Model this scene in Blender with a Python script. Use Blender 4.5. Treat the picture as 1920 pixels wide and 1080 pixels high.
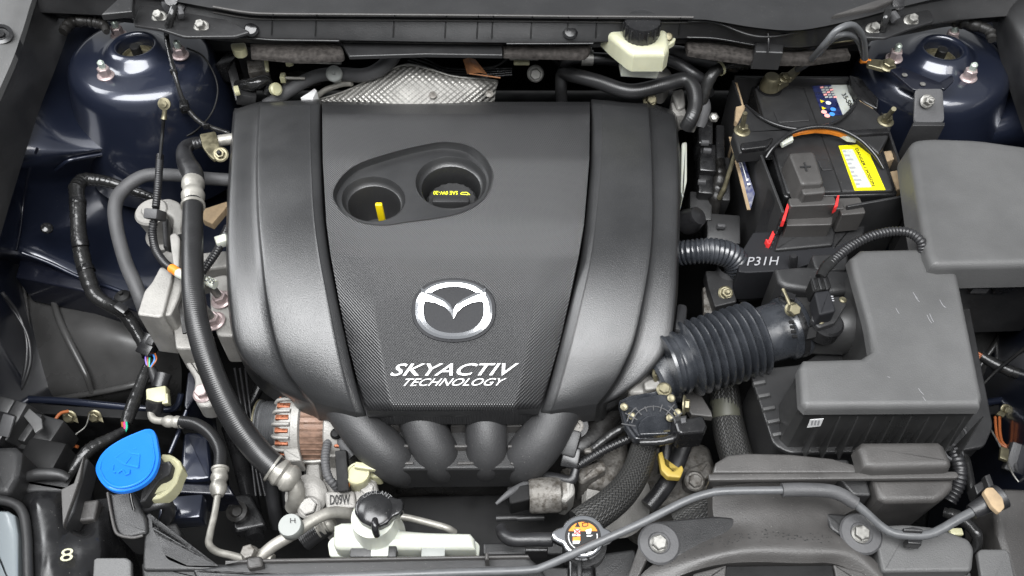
import bpy, bmesh, math, random
from mathutils import Vector, Matrix
R = math.radians
random.seed(11)
for o in list(bpy.data.objects): bpy.data.objects.remove(o)
SC = bpy.context.scene
COL = SC.collection

# ---------------------------------------------------------------- camera
PITCH, F, DIST = R(52), 1598.0, 1.08
CAM = Vector((0, -DIST*math.cos(PITCH), DIST*math.sin(PITCH)))
FW = Vector((0, math.cos(PITCH), -math.sin(PITCH)))
UP = Vector((0, math.sin(PITCH), math.cos(PITCH)))
cd = bpy.data.cameras.new('camera'); cam = bpy.data.objects.new('camera', cd); COL.objects.link(cam)
cam.location = CAM; cam.rotation_euler = (math.pi/2 - PITCH, 0, 0)
cd.sensor_width = 36; cd.lens = 36*F/1920; cd.clip_start = .01; cd.clip_end = 60
SC.camera = cam
# ---------------------------------------------------------------- world and lamps
w = bpy.data.worlds.new('World'); SC.world = w; w.use_nodes = True
w.node_tree.nodes['Background'].inputs[0].default_value = (.93, .96, 1, 1)
w.node_tree.nodes['Background'].inputs[1].default_value = .25
def area(name, loc, target, sx, sy, power, col=(1, 1, 1)):
    l = bpy.data.lights.new(name, 'AREA'); l.shape = 'RECTANGLE'; l.size = sx; l.size_y = sy; l.energy = power; l.color = col
    o = bpy.data.objects.new(name, l); COL.objects.link(o); o.location = loc
    o.rotation_euler = (Vector(target) - Vector(loc)).to_track_quat('-Z', 'Y').to_euler()
    return o
area('ceiling_lamp', (-.3, -.72, 2.45), (0, -.05, 0), 3.0, 1.5, 132, (.985, .992, 1))
area('ceiling_lamp', (-2.4, 1.0, 1.7), (0, .0, 0), 1.0, 1.8, 42, (.97, .985, 1))
area('ceiling_lamp', (1.5, -1.3, 2.5), (.1, .1, 0), 1.2, .7, 14, (1, .985, .965))
SC.view_settings.view_transform = 'Standard'; SC.view_settings.look = 'None'
SC.view_settings.exposure = .76; SC.view_settings.gamma = 1

# ---------------------------------------------------------------- helpers
def P(px, py, z):
    """the point of the bay at height z that the photograph shows at pixel (px, py)"""
    d = FW + Vector((1, 0, 0))*((px-960)/F) + UP*((540-py)/F)
    return CAM + d*((z-CAM.z)/d.z)
def W(p): return P(p[0], p[1], p[2])
def mpp(v): return (v-CAM).dot(FW)/F            # metres per photograph pixel at a point
def pm(name, base, rough=.5, metal=0, grain=0, gscale=1200, mott=.0, mscale=14, speck=0, coat=0, sss=0, spec=.5, dirt=None, dscale=60, dthr=.6, emit=0):
    m = bpy.data.materials.new(name); m.use_nodes = True; nt = m.node_tree; N = nt.nodes; L = nt.links
    b = N['Principled BSDF']; col = (base[0], base[1], base[2], 1)
    b.inputs['Base Color'].default_value = col; b.inputs['Roughness'].default_value = rough
    b.inputs['Metallic'].default_value = metal; b.inputs['Specular IOR Level'].default_value = spec
    if coat: b.inputs['Coat Weight'].default_value = coat; b.inputs['Coat Roughness'].default_value = .11
    if sss: b.inputs['Subsurface Weight'].default_value = sss; b.inputs['Subsurface Radius'].default_value = (.01, .009, .006); b.inputs['Subsurface Scale'].default_value = .6
    tc = N.new('ShaderNodeTexCoord'); src = tc.outputs['Object']; cur = None
    def noise(sc, det=3, ro=.6):
        n = N.new('ShaderNodeTexNoise'); n.inputs['Scale'].default_value = sc; n.inputs['Detail'].default_value = det; n.inputs['Roughness'].default_value = ro
        L.new(src, n.inputs['Vector']); return n
    def rampd(a, b_):
        r = N.new('ShaderNodeMapRange'); r.inputs[1].default_value = a; r.inputs[2].default_value = b_; return r
    def mix(fac, a, c):
        x = N.new('ShaderNodeMix'); x.data_type = 'RGBA'
        L.new(fac, x.inputs[0])
        if hasattr(a, 'links'): L.new(a, x.inputs[6])
        else: x.inputs[6].default_value = a
        x.inputs[7].default_value = c
        return x.outputs[2]
    cur = col
    if mott:
        n = noise(mscale, 5); r = rampd(.3, .7); L.new(n.outputs[0], r.inputs[0])
        r2 = rampd(.3, .7); L.new(n.outputs[0], r2.inputs[0]); r2.inputs[3].default_value = max(.04, rough-mott*.35); r2.inputs[4].default_value = min(1, rough+mott*.35)
        L.new(r2.outputs[0], b.inputs['Roughness'])
        cur = mix(r.outputs[0], tuple(c*(1-mott*.5) for c in base)+(1,), tuple(min(1, c*(1+mott*.6)+mott*.004) for c in base)+(1,))
    if dirt:
        n = noise(dscale, 6, .7); r = rampd(dthr-.06, dthr+.12); L.new(n.outputs[0], r.inputs[0]); cur = mix(r.outputs[0], cur, dirt+(1,))
    if speck:
        v = N.new('ShaderNodeTexVoronoi'); v.inputs['Scale'].default_value = 230; L.new(src, v.inputs['Vector'])
        r = rampd(.12, .03); L.new(v.outputs['Distance'], r.inputs[0])
        n = noise(9, 4); r3 = rampd(.62-speck*.2, .72-speck*.1); L.new(n.outputs[0], r3.inputs[0])
        vr = N.new('ShaderNodeMath'); vr.operation = 'GREATER_THAN'; vr.inputs[1].default_value = .55; L.new(v.outputs['Color'], vr.inputs[0])
        mu = N.new('ShaderNodeMath'); mu.operation = 'MULTIPLY'; L.new(r.outputs[0], mu.inputs[0]); L.new(r3.outputs[0], mu.inputs[1])
        m2 = N.new('ShaderNodeMath'); m2.operation = 'MULTIPLY'; L.new(mu.outputs[0], m2.inputs[0]); L.new(vr.outputs[0], m2.inputs[1])
        cur = mix(m2.outputs[0], cur, (.20, .195, .18, 1))
    if hasattr(cur, 'links'): L.new(cur, b.inputs['Base Color'])
    if grain:
        n = noise(gscale, 2); bp = N.new('ShaderNodeBump'); bp.inputs['Strength'].default_value = grain; bp.inputs['Distance'].default_value = .0006
        L.new(n.outputs[0], bp.inputs['Height']); L.new(bp.outputs[0], b.inputs['Normal'])
    m['b'] = 1
    return m
def mnode(nt, op, a, b=None, c=None):
    n = nt.nodes.new('ShaderNodeMath'); n.operation = op
    for i, x in enumerate((a, b, c)):
        if x is None: continue
        if hasattr(x, 'links'): nt.links.new(x, n.inputs[i])
        else: n.inputs[i].default_value = x
    return n.outputs[0]
def bump(m, height, strength, dist):
    nt = m.node_tree; bp = nt.nodes.new('ShaderNodeBump'); bp.inputs['Strength'].default_value = strength; bp.inputs['Distance'].default_value = dist
    nt.links.new(height, bp.inputs['Height']); bs = nt.nodes['Principled BSDF']
    if bs.inputs['Normal'].links: nt.links.new(bs.inputs['Normal'].links[0].from_socket, bp.inputs['Normal'])
    nt.links.new(bp.outputs[0], bs.inputs['Normal'])

M = {}
M['plastic'] = pm('black_plastic', (.015, .015, .0155), .42, grain=.5, gscale=900, mott=.3, speck=1)
M['cover'] = pm('cover_plastic', (.0150, .0152, .0158), .36, spec=.75, grain=.5, gscale=800, mott=.35, mscale=5, speck=.25)
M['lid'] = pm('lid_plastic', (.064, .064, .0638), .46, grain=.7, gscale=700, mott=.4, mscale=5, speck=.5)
M['duct'] = pm('duct_plastic', (.040, .038, .0365), .45, grain=.6, gscale=700, mott=.35, speck=1.1)
M['gloss'] = pm('gloss_black_plastic', (.008, .008, .0085), .24, mott=.4, mscale=30, speck=.8)
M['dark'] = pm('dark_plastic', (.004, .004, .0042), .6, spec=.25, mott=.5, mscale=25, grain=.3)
M['runner'] = pm('runner_plastic', (.024, .024, .025), .55, grain=.7, gscale=700, mott=.3, mscale=10, speck=1.7)
M['matte'] = pm('matte_black_plastic', (.009, .0093, .011), .6, spec=.3, grain=.4)
M['skirt'] = pm('smooth_moulding_lid_shade', (.024, .024, .024), .35, mott=.3)  # lid plastic with the wall shade put into its colour; outlet tube shares it
M['rubber'] = pm('black_rubber', (.012, .012, .013), .38, grain=.4, gscale=600, mott=.4, mscale=40)
M['rubber2'] = pm('bellows_rubber', (.020, .022, .026), .24, spec=.8, mott=.5, mscale=35, grain=.2)
M['foam'] = pm('grey_foam', (.05, .05, .052), .6, grain=.6, gscale=500, mott=.3, mscale=40)
M['tape'] = pm('black_tape', (.011, .011, .011), .24, grain=1, gscale=130, mott=.5)
M['paint'] = pm('navy_paint', (.011, .0145, .028), .33, metal=.45, coat=1, mott=.1, mscale=5, speck=.4)
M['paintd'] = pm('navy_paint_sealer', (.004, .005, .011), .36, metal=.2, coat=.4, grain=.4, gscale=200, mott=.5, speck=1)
M['cast'] = pm('cast_aluminium', (.255, .247, .232), .55, metal=.35, grain=.9, gscale=500, mott=.3, mscale=30, dirt=(.10, .09, .08), dscale=260, dthr=.66)
M['castd'] = pm('grimy_cast_aluminium', (.125, .118, .108), .55, metal=.4, grain=1, gscale=300, mott=.8, mscale=40, dirt=(.05, .043, .035), dscale=120, dthr=.52)
M['alu'] = pm('aluminium_pipe', (.27, .26, .235), .46, metal=.5, grain=.3, gscale=300, mott=.4, mscale=60)
M['steel'] = pm('bolt_steel', (.24, .235, .22), .48, metal=.8, mott=.5, mscale=150)
M['nut'] = pm('pinkish_zinc', (.34, .275, .27), .42, metal=.5, mott=.3, mscale=150)
M['stud'] = pm('pale_stud', (.50, .56, .50), .4, metal=.6)
M['zinc'] = pm('yellow_zinc', (.16, .145, .095), .45, metal=.75, mott=.5, mscale=90)
M['chrome'] = pm('chrome', (.70, .71, .73), .16, metal=1)
M['white'] = pm('white_tank_plastic', (.41, .425, .375), .38, sss=.35, mott=.08, mscale=18)
M['cream'] = pm('cream_plastic', (.34, .33, .21), .4, sss=.2, mott=.12, mscale=40)
M['reserv'] = pm('aged_tank_plastic', (.40, .40, .29), .36, sss=.35, mott=.2, mscale=22)
M['blue'] = pm('blue_plastic', (.008, .15, .60), .42, grain=.15, mott=.1)
M['yellow'] = pm('yellow_plastic', (.66, .50, .004), .4)
M['clip'] = pm('yellow_clip', (.36, .26, .05), .45)
M['orange'] = pm('orange_plastic', (.62, .19, .015), .5, mott=.4, mscale=120)
M['red'] = pm('red_plastic', (.62, .03, .03), .4)
M['copper'] = pm('copper_winding', (.20, .07, .035), .45, metal=.7, mott=.8, mscale=300)
M['stator'] = pm('stator_laminate', (.14, .085, .06), .55, metal=.35, mott=.7, mscale=90, grain=.5, gscale=500)
M['felt'] = pm('felt_padding', (.030, .027, .025), 1, grain=1, gscale=420, mott=1, mscale=160, spec=.1)
M['card'] = pm('tan_board', (.24, .175, .105), .9, grain=.6, gscale=250, mott=.4, mscale=60)
M['liner'] = pm('arch_liner', (.036, .0355, .035), .30, mott=.5, mscale=9, speck=.3)
M['lens'] = pm('clear_lens', (.16, .18, .19), .15, coat=.5, speck=1)
M['print'] = pm('white_print', (.58, .58, .58), .5)
M['printg'] = pm('grey_print', (.24, .24, .25), .6)
M['printd'] = pm('dim_print', (.10, .10, .10), .5)
M['yprint'] = pm('yellow_print', (.75, .75, .03), .5)
M['yellowl'] = pm('yellow_label', (.62, .56, .005), .4)
M['navyl'] = pm('navy_label', (.006, .01, .05), .35, mott=1, mscale=120)
M['bluel'] = pm('blue_symbol', (.05, .22, .65), .4)
M['pinkl'] = pm('pink_symbol', (.8, .35, .32), .4)
M['blackl'] = pm('black_print', (.008, .008, .008), .4)
M['wire_o'] = pm('brown_orange_wire', (.27, .08, .025), .42)
M['wire_g'] = pm('green_wire', (.02, .35, .22), .4); M['wire_p'] = pm('pink_wire', (.6, .05, .2), .4); M['wire_v'] = pm('violet_wire', (.2, .13, .5), .4); M['wire_b'] = pm('blue_wire', (.05, .2, .55), .4)
M['leaf'] = pm('dry_leaf', (.22, .09, .03), .7, mott=.6, mscale=80)
M['greycap'] = pm('grey_cap', (.20, .21, .20), .5, grain=.2)
M['cable'] = pm('grey_cable', (.07, .072, .075), .4, mott=.3, mscale=60)
M['floor'] = pm('under_tray', (.004, .004, .004), .7, spec=.15, mott=.8, mscale=12)
M['block'] = pm('oily_black_metal', (.009, .0085, .008), .45, spec=.3, grain=1, gscale=120, mott=.9, mscale=25)
# knurled centre panel of the engine cover
M['knurl'] = pm('knurled_plastic', (.0140, .0140, .0148), .36, spec=.75, mott=.2, mscale=7, speck=.2)
nt = M['knurl'].node_tree; tc = nt.nodes.new('ShaderNodeTexCoord'); sp = nt.nodes.new('ShaderNodeSeparateXYZ'); nt.links.new(tc.outputs['Object'], sp.inputs[0])
K = 2*math.pi/.0031
sx_ = mnode(nt, 'SINE', mnode(nt, 'MULTIPLY', sp.outputs[0], K)); sy_ = mnode(nt, 'SINE', mnode(nt, 'MULTIPLY', sp.outputs[1], K*.92))
bump(M['knurl'], mnode(nt, 'MULTIPLY', sx_, sy_), .6, .0008)
# dimpled heat shield
M['shield'] = pm('dimpled_heat_shield', (.42, .41, .385), .45, metal=.5, mott=.5, mscale=20)
nt = M['shield'].node_tree; tc = nt.nodes.new('ShaderNodeTexCoord'); sp = nt.nodes.new('ShaderNodeSeparateXYZ'); nt.links.new(tc.outputs['Object'], sp.inputs[0])
K = 2*math.pi/.0100
sl_ = mnode(nt, 'ADD', mnode(nt, 'MULTIPLY', sp.outputs[1], .75), mnode(nt, 'MULTIPLY', sp.outputs[2], 1.0))
sx_ = mnode(nt, 'COSINE', mnode(nt, 'MULTIPLY', sp.outputs[0], K)); sy_ = mnode(nt, 'COSINE', mnode(nt, 'MULTIPLY', sl_, K))
bump(M['shield'], mnode(nt, 'MULTIPLY', sx_, sy_), .75, .003)
# braided hose, zigzag from the tube's own uv
def braid(name, c1, c2, rows):
    m = pm(name, c1, .5, grain=.3); nt = m.node_tree; uv = nt.nodes.new('ShaderNodeUVMap'); sp = nt.nodes.new('ShaderNodeSeparateXYZ'); nt.links.new(uv.outputs[0], sp.inputs[0])
    tri = mnode(nt, 'ABSOLUTE', mnode(nt, 'SUBTRACT', mnode(nt, 'FRACT', mnode(nt, 'MULTIPLY', sp.outputs[0], rows)), .5))
    ph = mnode(nt, 'FRACT', mnode(nt, 'ADD', mnode(nt, 'MULTIPLY', sp.outputs[1], 1/.0055), mnode(nt, 'MULTIPLY', tri, 1.6)))
    wv = mnode(nt, 'ABSOLUTE', mnode(nt, 'SUBTRACT', ph, .5))
    f = mnode(nt, 'GREATER_THAN', wv, .33)
    mx = nt.nodes.new('ShaderNodeMix'); mx.data_type = 'RGBA'; nt.links.new(f, mx.inputs[0]); mx.inputs[6].default_value = c1+(1,); mx.inputs[7].default_value = c2+(1,)
    nt.links.new(mx.outputs[2], nt.nodes['Principled BSDF'].inputs['Base Color']); bump(m, wv, .8, .002)
    return m
M['braid'] = braid('braided_hose', (.009, .009, .009), (.034, .033, .030), 24)
# wound rubber hose: fine oblique ridges
M['wound'] = pm('wound_rubber', (.012, .012, .0125), .33, mott=.2, mscale=30)
nt = M['wound'].node_tree; uv = nt.nodes.new('ShaderNodeUVMap'); sp = nt.nodes.new('ShaderNodeSeparateXYZ'); nt.links.new(uv.outputs[0], sp.inputs[0])
bump(M['wound'], mnode(nt, 'SINE', mnode(nt, 'ADD', mnode(nt, 'MULTIPLY', sp.outputs[1], 2*math.pi/.0026), mnode(nt, 'MULTIPLY', sp.outputs[0], 6*math.pi))), .16, .0005)

def mk(name, bm, mat, parent=None, ang=38, recalc=True):
    if recalc: bmesh.ops.recalc_face_normals(bm, faces=bm.faces)
    me = bpy.data.meshes.new(name); bm.to_mesh(me); bm.free()
    me.polygons.foreach_set('use_smooth', [True]*len(me.polygons)); me.set_sharp_from_angle(angle=R(ang))
    if mat: me.materials.append(M[mat] if isinstance(mat, str) else mat)
    o = bpy.data.objects.new(name, me); COL.objects.link(o)
    if parent: o.parent = parent
    return o
LAB = []
def thing(name, label, cat, group=None):
    o = bpy.data.objects.new(name, None); o.empty_display_size = .02; COL.objects.link(o)
    o['label'] = label; o['category'] = cat
    if group: o['group'] = group
    return o
def tag(o, label, cat, group=None):
    o['label'] = label; o['category'] = cat
    if group: o['group'] = group
    return o
def struct(o): o['kind'] = 'structure'; return o
def cr(a, b, c, d, t):
    return .5*((2*b) + (c-a)*t + (2*a-5*b+4*c-d)*t*t + (3*b-a-3*c+d)*t*t*t)
def spline(pts, n, closed=False, lin=False):
    """n samples per span of a Catmull-Rom curve through pts"""
    out = []; m = len(pts)
    if m < 2: return list(pts)
    for i in range(m if closed else m-1):
        if closed: a, b, c, d = pts[(i-1) % m], pts[i], pts[(i+1) % m], pts[(i+2) % m]
        else:
            b, c = pts[i], pts[i+1]; a = pts[i-1] if i else b*2-c; d = pts[i+2] if i+2 < m else c*2-b
        for k in range(n):
            t = k/n; out.append(b.lerp(c, t) if lin else cr(a, b, c, d, t))
    if not closed: out.append(pts[-1].copy())
    return out
def resample(pts, step):
    L = [0]
    for a, b in zip(pts, pts[1:]): L.append(L[-1]+(b-a).length)
    n = max(2, int(L[-1]/step)+1); out = []; j = 0
    for i in range(n):
        s = L[-1]*i/(n-1)
        while j < len(L)-2 and L[j+1] < s: j += 1
        d = L[j+1]-L[j]; out.append((pts[j].lerp(pts[j+1], (s-L[j])/d if d > 1e-9 else 0), s/L[-1] if L[-1] else 0, s))
    return out
def tube(name, pts, r, mat, parent=None, seg=14, corr=None, step=None, lin=False, world=False, rough=0):
    """swept tube through (px, py, z) points, r in photograph pixels (number or list along the points); corr = (period m, depth)"""
    wp = [Vector(p) if world else W(p) for p in pts]
    mm = sum(mpp(p) for p in wp)/len(wp)
    rl = [x*mm for x in (r if isinstance(r, (list, tuple)) else [r]*len(pts))]
    if world: rl = list(r) if isinstance(r, (list, tuple)) else [r]*len(pts)
    raw = spline(wp, 12, lin=lin)
    st = step or (corr[0]/5 if corr else max(.003, min(rl)*.5))
    sm = resample(raw, st); n = len(sm)
    bm = bmesh.new(); uvl = bm.loops.layers.uv.new('UVMap'); rings = []
    t0 = (sm[1][0]-sm[0][0]).normalized(); nrm = t0.orthogonal().normalized(); rnd = random.Random(len(pts)*7+n)
    jit = [1+rnd.uniform(-rough, rough) for _ in range(n)]
    for i, (p, u, s) in enumerate(sm):
        t = (sm[min(i+1, n-1)][0]-sm[max(i-1, 0)][0]).normalized()
        nrm = (nrm-t*nrm.dot(t)).normalized(); bn = t.cross(nrm)
        x = u*(len(rl)-1); k = min(int(x), len(rl)-2) if len(rl) > 1 else 0
        rr = rl[k]+(rl[k+1]-rl[k])*(x-k) if len(rl) > 1 else rl[0]
        if corr:
            c = (s/corr[0]) % 1; rr *= 1-corr[1]*(.5-.5*math.cos(2*math.pi*c))**1.5
        rr *= jit[i]
        rings.append([bm.verts.new(p+(nrm*math.cos(a)+bn*math.sin(a))*rr) for a in [2*math.pi*j/seg for j in range(seg)]])
    for i in range(n-1):
        for j in range(seg):
            k = (j+1) % seg; f = bm.faces.new((rings[i][j], rings[i][k], rings[i+1][k], rings[i+1][j]))
            for l, (uu, ii) in zip(f.loops, ((j, i), (j+1, i), (j+1, i+1), (j, i+1))): l[uvl].uv = (uu/seg, sm[ii][2])
    bm.faces.new(rings[0][::-1]); bm.faces.new(rings[-1])
    return mk(name, bm, mat, parent, 50)
def basis(axis, hint=None):
    z = Vector(axis).normalized(); h = Vector(hint) if hint else (Vector((1, 0, 0)) if abs(z.x) < .9 else Vector((0, 1, 0)))
    x = (h-z*h.dot(z)).normalized(); y = z.cross(x)
    return Matrix((x, y, z)).transposed()
def lathe(name, prof, loc, mat, parent=None, axis=(0, 0, 1), seg=28, sx=1, sy=1, cap=True, lobes=0, ang=32):
    loc = Vector(loc); B = basis(axis); bm = bmesh.new(); rings = []
    for r, h in prof:
        ring = []
        for j in range(seg):
            a = 2*math.pi*j/seg; q = r*(1+(.045 if lobes and j % 2 else 0)*(1 if lobes else 0))
            ring.append(bm.verts.new(loc+B@Vector((q*math.cos(a)*sx, q*math.sin(a)*sy, h))))
        rings.append(ring)
    for a, b in zip(rings, rings[1:]):
        for j in range(seg): bm.faces.new((a[j], a[(j+1) % seg], b[(j+1) % seg], b[j]))
    if cap:
        bm.faces.new(rings[0][::-1]); bm.faces.new(rings[-1])
    return mk(name, bm, mat, parent, ang)
def rc(pts, r, n=5):
    """round the corners of a polygon of vectors (pixel space x, y with z carried along)"""
    out = []; m = len(pts)
    for i, p in enumerate(pts):
        ri = r[i] if isinstance(r, (list, tuple)) else r
        if not ri: out.append(p.copy()); continue
        a, c = pts[i-1]-p, pts[(i+1) % m]-p; la, lc = a.length, c.length
        d = min(ri, la*.49, lc*.49); q0, q1 = p+a*(d/la), p+c*(d/lc)
        for k in range(n+1):
            t = k/n; out.append(q0*(1-t)**2+p*2*t*(1-t)+q1*t*t)
    return out
def px3(pts, z): return [Vector((p[0], p[1], p[2] if len(p) > 2 else z)) for p in pts]
def inset(loop, d):
    """offset a loop of world points inwards in plan by d"""
    n = len(loop); A = sum(loop[i].x*loop[(i+1) % n].y-loop[(i+1) % n].x*loop[i].y for i in range(n)); s = 1 if A > 0 else -1; out = []
    for i, p in enumerate(loop):
        e0 = p-loop[i-1]; e1 = loop[(i+1) % n]-p
        n0 = Vector((-e0.y, e0.x, 0)); n1 = Vector((-e1.y, e1.x, 0))
        if n0.length < 1e-9: n0 = n1
        if n1.length < 1e-9: n1 = n0
        n0.normalize(); n1.normalize(); b = n0+n1
        if b.length < 1e-6: b = n0
        b.normalize(); k = 1/max(.4, b.dot(n0)); out.append(p+b*(d*k*s))
    return out
def slab(name, pts, z, depth, mat, parent=None, bev=.003, cor=0, draft=0, seg=3, closed=False, world=False, dome=0):
    """solid with a flat (or sloping) top outlined by pixel points at height z, straight walls of given depth and a rolled top edge"""
    if world: top = rc([Vector(p) for p in pts], cor)
    else:
        v = px3(pts, z)
        if closed: v = spline(v, 4, True)
        m = len(v); cl = list(cor) if isinstance(cor, (list, tuple)) else [cor]*m
        need = bev*1.2/.00064
        for i in range(m):      # a corner arc must be wider than the rolled edge, or stay a plain corner
            if cl[i]:
                lim = .49*min((v[i]-v[i-1]).length, (v[i]-v[(i+1) % m]).length); cl[i] = max(cl[i], need)
                if cl[i] > lim: cl[i] = lim if lim > need else 0
        top = [W(p)+Vector((0, 0, bev*.5)) for p in rc(v, cl)]
    bm = bmesh.new(); rings = []
    if dome: rings.append([p+Vector((0, 0, dome)) for p in inset(top, bev*4)])
    for k in range(seg+1):
        a = math.pi/2*k/seg
        rings.append([p-Vector((0, 0, bev*(1-math.cos(a)))) for p in inset(top, bev*(1-math.sin(a)))] if bev else [p.copy() for p in top])
        if not bev: break
    rings.append([p-Vector((0, 0, depth)) for p in inset(top, -draft)])
    vr = [[bm.verts.new(p) for p in r] for r in rings]; n = len(top)
    for a, b in zip(vr, vr[1:]):
        for j in range(n): bm.faces.new((a[j], b[j], b[(j+1) % n], a[(j+1) % n]))
    bm.faces.new(vr[0]); bm.faces.new(vr[-1][::-1])
    bmesh.ops.triangulate(bm, faces=[f for f in bm.faces if len(f.verts) > 4])
    o = mk(name, bm, mat, parent, 30)
    if bev >= .002: wn = o.modifiers.new('normals', 'WEIGHTED_NORMAL'); wn.keep_sharp = True; wn.weight = 90
    return o
def box(name, loc, size, mat, parent=None, rot=(0, 0, 0), bev=.0015, seg=2):
    loc = W(loc) if not isinstance(loc, Vector) else loc
    from mathutils import Euler
    Rm = Euler([R(a) for a in rot]).to_matrix(); bm = bmesh.new(); bmesh.ops.create_cube(bm, size=1)
    for v in bm.verts: v.co = Vector((v.co.x*size[0], v.co.y*size[1], v.co.z*size[2]))
    if bev: bmesh.ops.bevel(bm, geom=bm.edges[:]+bm.verts[:], offset=min(bev, min(size)*.4), segments=seg, affect='EDGES', profile=.5)
    for v in bm.verts: v.co = loc+Rm@v.co
    return mk(name, bm, mat, parent, 30)
def patch(name, grid, mat, parent=None, nu=6, nv=6, skirt=0, linu=False, linv=False, ang=40, warp=None):
    """smooth surface through a grid of (px, py, z) control points, with a skirt turned down at its border"""
    rows = [spline([Vector(p) for p in row], nu, lin=linu) for row in grid]
    cols = [spline([r[i] for r in rows], nv, lin=linv) for i in range(len(rows[0]))]
    ny, nx = len(cols[0]), len(cols); bm = bmesh.new(); V = []
    for j in range(ny):
        V.append([bm.verts.new((warp(W(cols[i][j])) if warp else W(cols[i][j]))) for i in range(nx)])
    for j in range(ny-1):
        for i in range(nx-1): bm.faces.new((V[j][i], V[j][i+1], V[j+1][i+1], V[j+1][i]))
    if skirt:
        bd = V[0][:]+[V[j][-1] for j in range(1, ny)]+V[-1][-2::-1]+[V[j][0] for j in range(ny-2, 0, -1)]
        lo = [bm.verts.new(v.co-Vector((0, 0, skirt))) for v in bd]; n = len(bd)
        for i in range(n): bm.faces.new((bd[i], bd[(i+1) % n], lo[(i+1) % n], lo[i]))
    return mk(name, bm, mat, parent, ang)
def quadf(name, c4, mat, parent=None, lift=.0005, th=.0004):
    """thin flat sticker on four (px, py, z) corners given top left, top right, bottom right, bottom left"""
    v = [W(c) if not isinstance(c, Vector) else c for c in c4]; n = (v[1]-v[0]).cross(v[3]-v[0]).normalized()
    if n.dot(CAM-v[0]) < 0: n = -n
    bm = bmesh.new(); a = [bm.verts.new(p+n*(lift+th)) for p in v]; b = [bm.verts.new(p+n*lift) for p in v]
    bm.faces.new(a); bm.faces.new(b[::-1])
    for i in range(4): bm.faces.new((a[i], b[i], b[(i+1) % 4], a[(i+1) % 4]))
    return mk(name, bm, mat, parent)
def text(name, s, bl, br, tl, mat, parent=None, lift=.0006, th=.0005, bold=.0):
    """lettering whose box is laid on bottom-left, bottom-right and top-left (px, py, z) points"""
    c = bpy.data.curves.new('t', 'FONT'); c.body = s; c.offset = bold; c.resolution_u = 3
    t = bpy.data.objects.new('t', c); COL.objects.link(t); bpy.context.view_layer.update()
    me = bpy.data.meshes.new_from_object(t.evaluated_get(bpy.context.evaluated_depsgraph_get()))
    bpy.data.objects.remove(t)
    xs = [v.co.x for v in me.vertices]; ys = [v.co.y for v in me.vertices]
    x0, x1, y0, y1 = min(xs), max(xs), min(ys), max(ys)
    A, B_, C_ = (q if isinstance(q, Vector) else W(q) for q in (bl, br, tl)); n = (B_-A).cross(C_-A).normalized()
    if n.dot(CAM-A) < 0: n = -n
    bm = bmesh.new(); bm.from_mesh(me); bpy.data.meshes.remove(me)
    for v in bm.verts: v.co = A+(B_-A)*((v.co.x-x0)/(x1-x0))+(C_-A)*((v.co.y-y0)/(y1-y0))+n*lift
    ex = bmesh.ops.extrude_face_region(bm, geom=bm.faces[:])
    bmesh.ops.translate(bm, vec=n*th, verts=[g for g in ex['geom'] if isinstance(g, bmesh.types.BMVert)])
    return mk(name, bm, mat, parent, 20)
def bolt(name, loc, r, mat, parent=None, axis=(0, 0, 1), h=None, fl=1.45, stud=0, studmat='stud', sr=.5):
    """flanged hex head, optional stud through it"""
    loc = W(loc) if not isinstance(loc, Vector) else loc; h = h or r*1.3; B = basis(axis); bm = bmesh.new()
    def ring(rr, z, n, ph=0): return [bm.verts.new(loc+B@Vector((rr*math.cos(2*math.pi*j/n+ph), rr*math.sin(2*math.pi*j/n+ph), z))) for j in range(n)]
    def skin(a, b):
        for j in range(len(a)): bm.faces.new((a[j], a[(j+1) % len(a)], b[(j+1) % len(a)], b[j]))
    f = [ring(r*fl, 0, 24), ring(r*fl, r*.18, 24), ring(r*fl*.82, r*.36, 24)]
    bm.faces.new(f[0][::-1]); skin(f[0], f[1]); skin(f[1], f[2]); bm.faces.new(f[2])
    x = [ring(r, r*.2, 6, .3), ring(r, h*.92, 6, .3), ring(r*.85, h, 6, .3)]
    bm.faces.new(x[0][::-1]); skin(x[0], x[1]); skin(x[1], x[2]); bm.faces.new(x[2])
    o = mk(name, bm, mat, parent, 25)
    if stud: lathe('stud', [(r*sr, h*.9), (r*sr, h*.9+stud*.8), (r*sr*.55, h*.9+stud)], loc, studmat, o if parent else None, axis, 14)
    return o
def zon(o, px, py, lift=0):
    """height of the surface of o under a pixel of the photograph"""
    bpy.context.view_layer.update(); d = (P(px, py, -1)-CAM).normalized()
    ok, loc, n, f = o.ray_cast(CAM, d); return (loc.z if ok else 0)+lift
def PV(px, py, y):
    """the point of the vertical plane at depth y seen at a pixel"""
    d = FW + Vector((1, 0, 0))*((px-960)/F) + UP*((540-py)/F)
    return CAM+d*((y-CAM.y)/d.y)
def crimp(name, a, b, r, mat, parent=None):
    """crimped hose collar between two (px, py, z) points, r in pixels"""
    A, B_ = W(a), W(b); L_ = (B_-A).length; m = mpp(A)*r
    pr = [(m*1.16, 0), (m*1.16, L_*.08), (m*.98, L_*.1), (m*1.0, L_*.2), (m*1.12, L_*.28), (m*1.14, L_*.38), (m*.98, L_*.48), (m*.98, L_*.54), (m*1.12, L_*.64), (m*1.1, L_*.78), (m*.9, L_*.92), (m*.7, L_)]
    return lathe(name, pr, A, mat, parent, B_-A, 24)
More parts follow.
